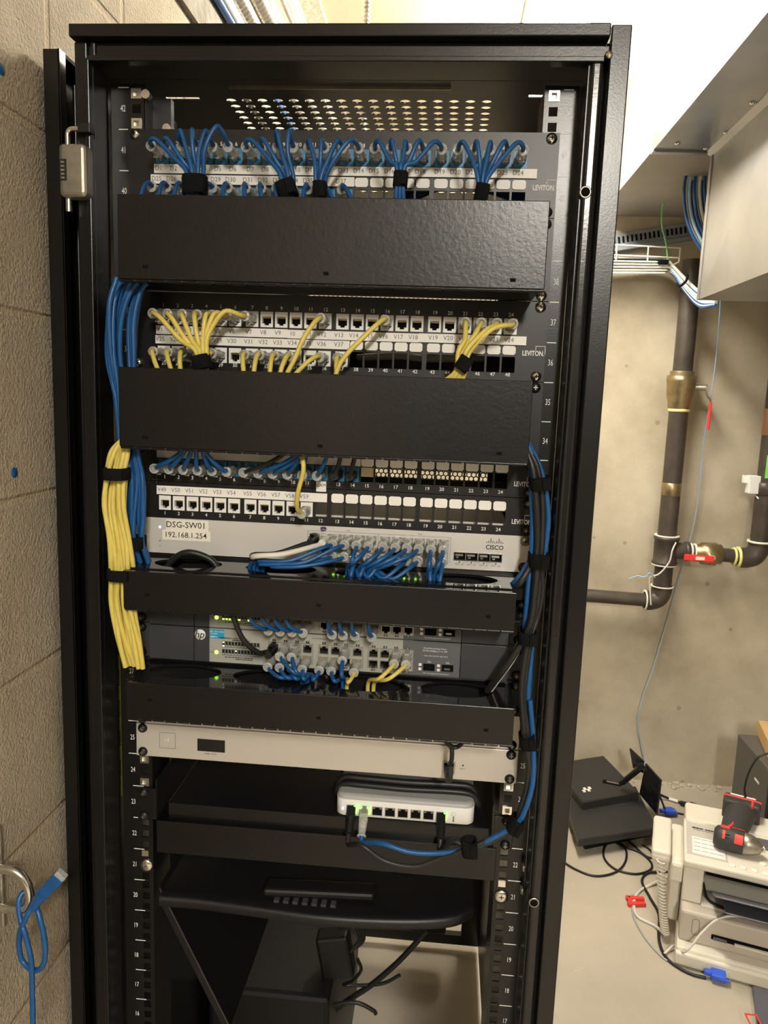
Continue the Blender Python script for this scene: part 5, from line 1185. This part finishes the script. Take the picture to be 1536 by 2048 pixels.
floor_cable('black cable loop on the floor below the flat monitor','cable_black',.004,[(1222,1676),(1240,1690),(1280,1705),(1302,1725),(1300,1740),(1270,1748),(1230,1738),(1208,1715),(1212,1690),(1235,1683),(1252,1700),(1250,1725),(1230,1745),(1190,1752),(1150,1738),(1118,1718)])
floor_cable('second black cable trailing off the flat monitor','cable_black',.0035,[(1285,1690),(1300,1700),(1306,1715),(1292,1712),(1272,1695),(1255,1680)])
# VGA plugs
def vga(px,py,ang,label):
    c=fl(px,py,.02); a=Vector((math.cos(ang),math.sin(ang),0)); s_=Vector((-a.y,a.x,0)); t=thing('vga_connector',c-Vector((0,0,.02)),label,'connector')
    part(t,'shell',MB().obox(c,a,s_,(0,0,1),.020,.019,.009,'vga_blue',.004).obox(c-a*.026,a,s_,(0,0,1),.012,.008,.007,'vga_blue',.003)); part(t,'thumb_screw',MB().cyl(c+s_*.016,c+s_*.016+a*.028,.004,'vga_blue',8).cyl(c-s_*.016,c-s_*.016+a*.028,.004,'vga_blue',8).obox(c+a*.024,a,s_,(0,0,1),.006,.010,.005,'steel',.001))
vga(1437,1950,-.25,'blue monitor plug on the floor in front of the fax')
vga(1338,1622,.1,'blue monitor plug on the floor behind the handset')
floor_cable('black cable running from the blue plug behind the fax','cable_black',.004,[(1350,1625),(1375,1630),(1400,1632),(1430,1640)])
# mains plug
c0=fl(1318,1588,.01); c1=fl(1400,1618,.012)
t=thing('mains_lead',c0,'black mains lead with moulded plug lying behind the handset','mains lead')
part(t,'cable_jacket',MB().tube([fl(1300,1575,.08),fl(1318,1588,.03),fl(1345,1600),fl(1370,1608)],.005,'cable_black',8)); part(t,'plug',MB().cyl(fl(1360,1605,.012),fl(1382,1612,.014),.008,'soft_black',10,.013).cyl(fl(1380,1612,.016),fl(1396,1618,.016),.018,'soft_black',12).cyl(fl(1396,1616,.022),fl(1403,1618,.022),.003,'steel',6).cyl(fl(1395,1621,.016),fl(1402,1623,.016),.003,'steel',6),'black moulded mains plug')
part(t,'sleeve',MB().cyl(fl(1337,1597,.009),fl(1356,1603,.010),.0065,'label_white',8))
# red cable clips
b=MB()
for px,py,a in ((1270,1797,.0),(1273,1808,.15)):
    c=fl(px,py,.008); b.obox(c,(math.cos(a),math.sin(a),0),(-math.sin(a),math.cos(a),0),(0,0,1),.030,.007,.006,'red_plastic',.002)
b.obox(fl(1260,1802,.008),(1,0,0),(0,1,0),(0,0,1),.006,.02,.006,'red_plastic',.003)
solo('spring_clamp',b,'small red plastic clamp lying on the bare floor','clamp')
# pink clip on fax tray, cables on deck
pk=pz(1498,1816,.085); b=MB().obox(pk,(ux*1+uy*.2).normalized(),(uy-ux*.2).normalized(),uz,.028,.020,.010,'pink',.004).obox(pk+ux*.012-uy*.008+uz*.006,ux,uy,uz,.012,.024,.006,'pink',.003)
solo('pink_clip',b,'bright pink plastic clip on the fax deck','clip')
cable_thing('floor_cable','black cable lying across the fax deck','cable',None,'cable_black',.004,[fp(.06,.14,.10),fp(.075,.10,.075),fp(.12,.075,.074),fp(.16,.07,.076),fp(.20,.10,.078),fp(.30,.09,.078),fp(.38,.07,.08)])
cable_thing('floor_cable','grey cable coiled at the right of the fax deck','cable',None,'cable_grey',.004,[fp(.15,.07,.086),fp(.22,.085,.084),fp(.30,.07,.084),fp(.40,.085,.084)])
b=MB().obox(fp(.155,.068,.088),(ux*.4-uy*.9).normalized(),(ux*.9+uy*.4).normalized(),uz,.032,.013,.003,'label_white',.001)
for k in range(5): b.obox(fp(.150+k*.003,.075-k*.006,.0915),(ux*.9+uy*.4).normalized(),(ux*.4-uy*.9).normalized(),uz,.009,.001,.0003,'ink_black')
solo('barcode_tag',b,'white barcode tag on a cable over the fax deck','tag')
# impact driver on the fax
D=.236
p0=pz(1436,1672,D); p1=pz(1500,1690,D); p2=pz(1528,1698,D); ax=(p1-p0).normalized(); side=Vector((-ax.y,ax.x,0))
t=thing('impact_driver',Vector((p0.x,p0.y,.2)),'red and black cordless impact driver lying on top of the fax','power tool')
L=(p1-p0).length
part(t,'motor_housing',MB().lathe([(0,-.012),(.022,-.012),(.032,-.004),(.036,.01),(.036,L*.55),(.034,L*.8),(.030,L*.84)],p0,ax,'tool_black',20))
part(t,'gear_case',MB().lathe([(.031,L*.78),(.033,L*.80),(.031,L*1.0),(.022,L*1.28),(.014,L*1.36),(0,L*1.37)],p0,ax,'steel_worn',20),'bare metal nose cone')
part(t,'chuck',MB().lathe([(.0,L*1.36),(.010,L*1.36),(.010,L*1.48),(.006,L*1.5),(.003,L*1.5),(.003,L*1.75),(0,L*1.76)],p0,ax,'steel',12))
b=MB(); up=Vector((0,0,1))
def wrap(a0,a1,h0,h1,r):
    vs=[];n=8
    for k in range(n+1):
        a=a0+(a1-a0)*k/n; d_=up*math.cos(a)+side*math.sin(a)
        vs += [p0+ax*h0+d_*r,p0+ax*h1+d_*r]
    return b.add(vs,[(2*k,2*k+1,2*k+3,2*k+2) for k in range(n)],'red_plastic',True)
wrap(-.2,.8,.004,.030,.0366); wrap(.15,.95,.036,L*.8,.0366); wrap(-1.3,-.5,L*.52,L*.78,.0362)
wrap(-1.15,-.45,.012,.020,.0366)
part(t,'red_grip_panel',b,'red panels on the black housing')
vn=MB(); 
for k in range(2):
    d_=(up*math.cos(-1.0+.25*k)+side*math.sin(-1.0+.25*k)); vn.obox(p0+ax*.026+d_*.0365,ax,side,d_,.006,.001,.001,'port_dark')
part(t,'air_vents',vn)
hb=pz(1482,1625,D); hs0=p0+ax*(L*.45)
part(t,'grip',MB().tube([hs0,hs0+side*.05,hb],lambda q:.026+.022*q,'tool_black',16,4,squash=.75).tube([hs0+side*.02+up*.022-ax*.018,hs0+side*.055+up*.024-ax*.004,hs0+side*.085+up*.02-ax*.012],.0045,'red_plastic',8))
bb=hb+side*.022
bat=part(t,'battery_pack',MB().obox(bb,ax,side,up,.056,.030,.036,'tool_black',.010,3))
part(bat,'red_battery_trim',MB().obox(bb+side*.006-up*-.001,ax,side,up,.0570,.006,.0372,'red_plastic',.006).obox(bb+ax*.030,ax,side,up,.004,.031,.0372,'red_plastic',.003),'red trim round the battery')
part(bat,'battery_label',MB().obox(bb+side*.0310+up*.010,ax,side,up,.040,.0008,.010,'ink_black').obox(bb+up*.0368+side*.018-ax*.018,ax,side,up,.020,.004,.0006,'label_white').obox(bb+up*.0368+side*.018+ax*.024,ax,side,up,.014,.004,.0006,'label_white'))
# flat monitor lying on its face
zm0=-.03
F1=pz(1157,1680,zm0); F2=pz(1314,1655,zm0); ex=(F2-F1); wM=ex.length+.02; ex.normalize(); ey=Vector((-ex.y,ex.x,0))
mo=thing('flat_monitor',F1+Vector((0,0,-.06)),'black flat monitor lying face down near the back wall','monitor')
def slab(FLp,FRp,BRp,z,th,m,inset=.004):
    A=pz(*FLp,z); B=pz(*FRp,z); C_=pz(*BRp,z); D_=A+C_-B; P=[A,B,C_,D_]; c=(A+C_)/2
    I=[p+(c-p).normalized()*inset for p in P]; d1=Vector((0,0,-inset)); d2=Vector((0,0,-th))
    return MB().add(I+[p+d1 for p in P]+[p+d2 for p in P],[(0,1,2,3),(0,4,5,1),(1,5,6,2),(2,6,7,3),(3,7,4,0),(4,8,9,5),(5,9,10,6),(6,10,11,7),(7,11,8,4),(11,10,9,8)],m),P
b,PL=slab((1157,1679),(1314,1655),(1272,1572),-.012,.028,'monitor_black'); part(mo,'screen_housing',b)
b,PU=slab((1166,1604),(1278,1584),(1207,1511),.022,.034,'monitor_black'); part(mo,'rear_cover',b)
ex=(PU[1]-PU[0]).normalized(); ey=(PU[3]-PU[0]).normalized()
b=MB(); c=pz(1168,1582,.0225)
for k in range(4): b.obox(c+ex*(.011*k)+ey*(.014 if k%2 else .0),ex,ey,(0,0,1),.006,.009,.0006,'label_white')
part(mo,'sticker',b,'small white sticker')
c=pz(1224,1566,.0225); b=MB().obox(c,(ex*.8-ey*.6),(ex*.6+ey*.8),(0,0,1),.036,.014,.0008,'port_dark').obox(c+ex*.006,(ex*.8-ey*.6),(ex*.6+ey*.8),(0,0,1),.026,.005,.002,'steel_worn',.001); part(mo,'cable_port',b)
n0=pz(1245,1565,.06); n1=pz(1282,1535,.16)
part(mo,'stand_neck',MB().tube([n0,(n0+n1)/2,n1],.022,'gloss_black',12,4,squash=.5))
def quad(b,P,th,m):
    P=[Vector(p) for p in P]; nrm=(P[1]-P[0]).cross(P[2]-P[0]).normalized()*th
    return b.add(P+[p+nrm for p in P],[(0,1,2,3),(7,6,5,4),(0,4,5,1),(1,5,6,2),(2,6,7,3),(3,7,4,0)],m)
Q=[pz(1283,1582,.02),pz(1313,1628,.0),pz(1323,1558,.12),pz(1296,1528,.17)]
Q=[pc(1282,1588,2.02),pc(1316,1628,1.90),pc(1324,1560,1.92),pc(1294,1527,2.04)]
b=quad(MB(),Q,.008,'gloss_black')
part(mo,'stand_base',b)
b=quad(MB(),[pc(1268,1535,2.03),pc(1287,1545,2.0),pc(1289,1522,2.0),pc(1261,1496,2.05)],.008,'gloss_black'); part(mo,'stand_hinge',b)
kc=(PL[0]+PL[2])/2; b=MB().obox(Vector((kc.x,kc.y,FZ+.024)),ex,ey,(0,0,1),.15,.09,.0235,'soft_black',.004)
solo('keyboard',b,'dark keyboard-sized slab lying underneath the flat monitor','keyboard')
# small monitor back PSU / speaker piece
b=MB().tube([pz(1300,1560,.0),pz(1318,1590,.03),pz(1330,1618,-.05)],.004,'cable_black',8)
solo('floor_cable',b,'short black cable drooping behind the monitor stand base','cable')
# PC tower
TX=1.315; TY0,TY1=1.675,1.985; TH=.29
t=thing('computer_tower',(TX+.09,1.83,FZ),'dark grey computer tower standing by the back wall under a cardboard box','computer')
part(t,'side_panel',MB().box(TX,TX+.17,TY0+.02,TY1,FZ+.001,TH,'tower_grey',.003))
b=MB().box(TX+.002,TX+.168,TY0-.004,TY0+.022,FZ+.004,TH-.002,'soft_black',.004); part(t,'front_bezel',b)
b=MB().text('ThinkStation',.022,(TX+.085,TY0-.006,TH-.045),'ink_white').box(TX+.02,TX+.16,TY0-.0055,TY0-.003,TH-.12,TH-.118,'steel_worn').box(TX+.02,TX+.16,TY0-.0055,TY0-.003,TH-.20,TH-.197,'steel_worn').box(TX+.03,TX+.06,TY0-.0055,TY0-.003,TH-.10,TH-.09,'steel_worn'); part(t,'front_lettering',b)
part(t,'side_sticker',MB().box(TX-.001,TX,1.76,1.80,TH-.09,TH-.082,'label_white'))
bx=MB(); A0=pz(1492,1462,TH+.06)
bx.obox((TX+.16,1.80,TH+.031),(.98,-.2,0),(.2,.98,0),(0,0,1),.125,.17,.028,'cardboard',.002).obox((TX+.16,1.80,TH+.0600),(.98,-.2,0),(.2,.98,0),(0,0,1),.002,.17,.0006,'label_cream')
solo('cardboard_box',bx,'flat tan cardboard box on top of the computer tower','box')
cable_thing('floor_cable','thin black cable arching over the side of the computer tower','cable',None,'cable_black',.0035,[pc(1545,1505,1.66),pc(1520,1512,1.66),pc(1505,1530,1.66),pc(1494,1555,1.66),pc(1489,1580,1.66),pc(1494,1600,1.66),pc(1500,1615,1.62)])
# black laptop-like slab at bottom right corner
a=pz(1480,1985,-.06)
b=MB().obox(a+Vector((.17,-.115,-.012)),(.96,-.28,0),(.28,.96,0),(0,0,1),.16,.11,.010,'tray_grey',.004)
t=solo('black_slab_case',b,'dark flat case with a red emblem at the bottom right corner','case')
c=pz(1507,2040,-.048); cc=MB()
for k in range(4):
    a0=k*math.pi/2; cc.obox(c+Vector((math.cos(a0)*.014,math.sin(a0)*.018,.0)),(math.cos(a0),math.sin(a0),0),(-math.sin(a0),math.cos(a0),0),(0,0,1),.002,.016,.0008,'red_plastic')
o=bpy.data.objects.new('emblem',cc.mesh('emblem',ORI[t])); COL.objects.link(o); o.parent=t; o['label']='red outlined emblem'
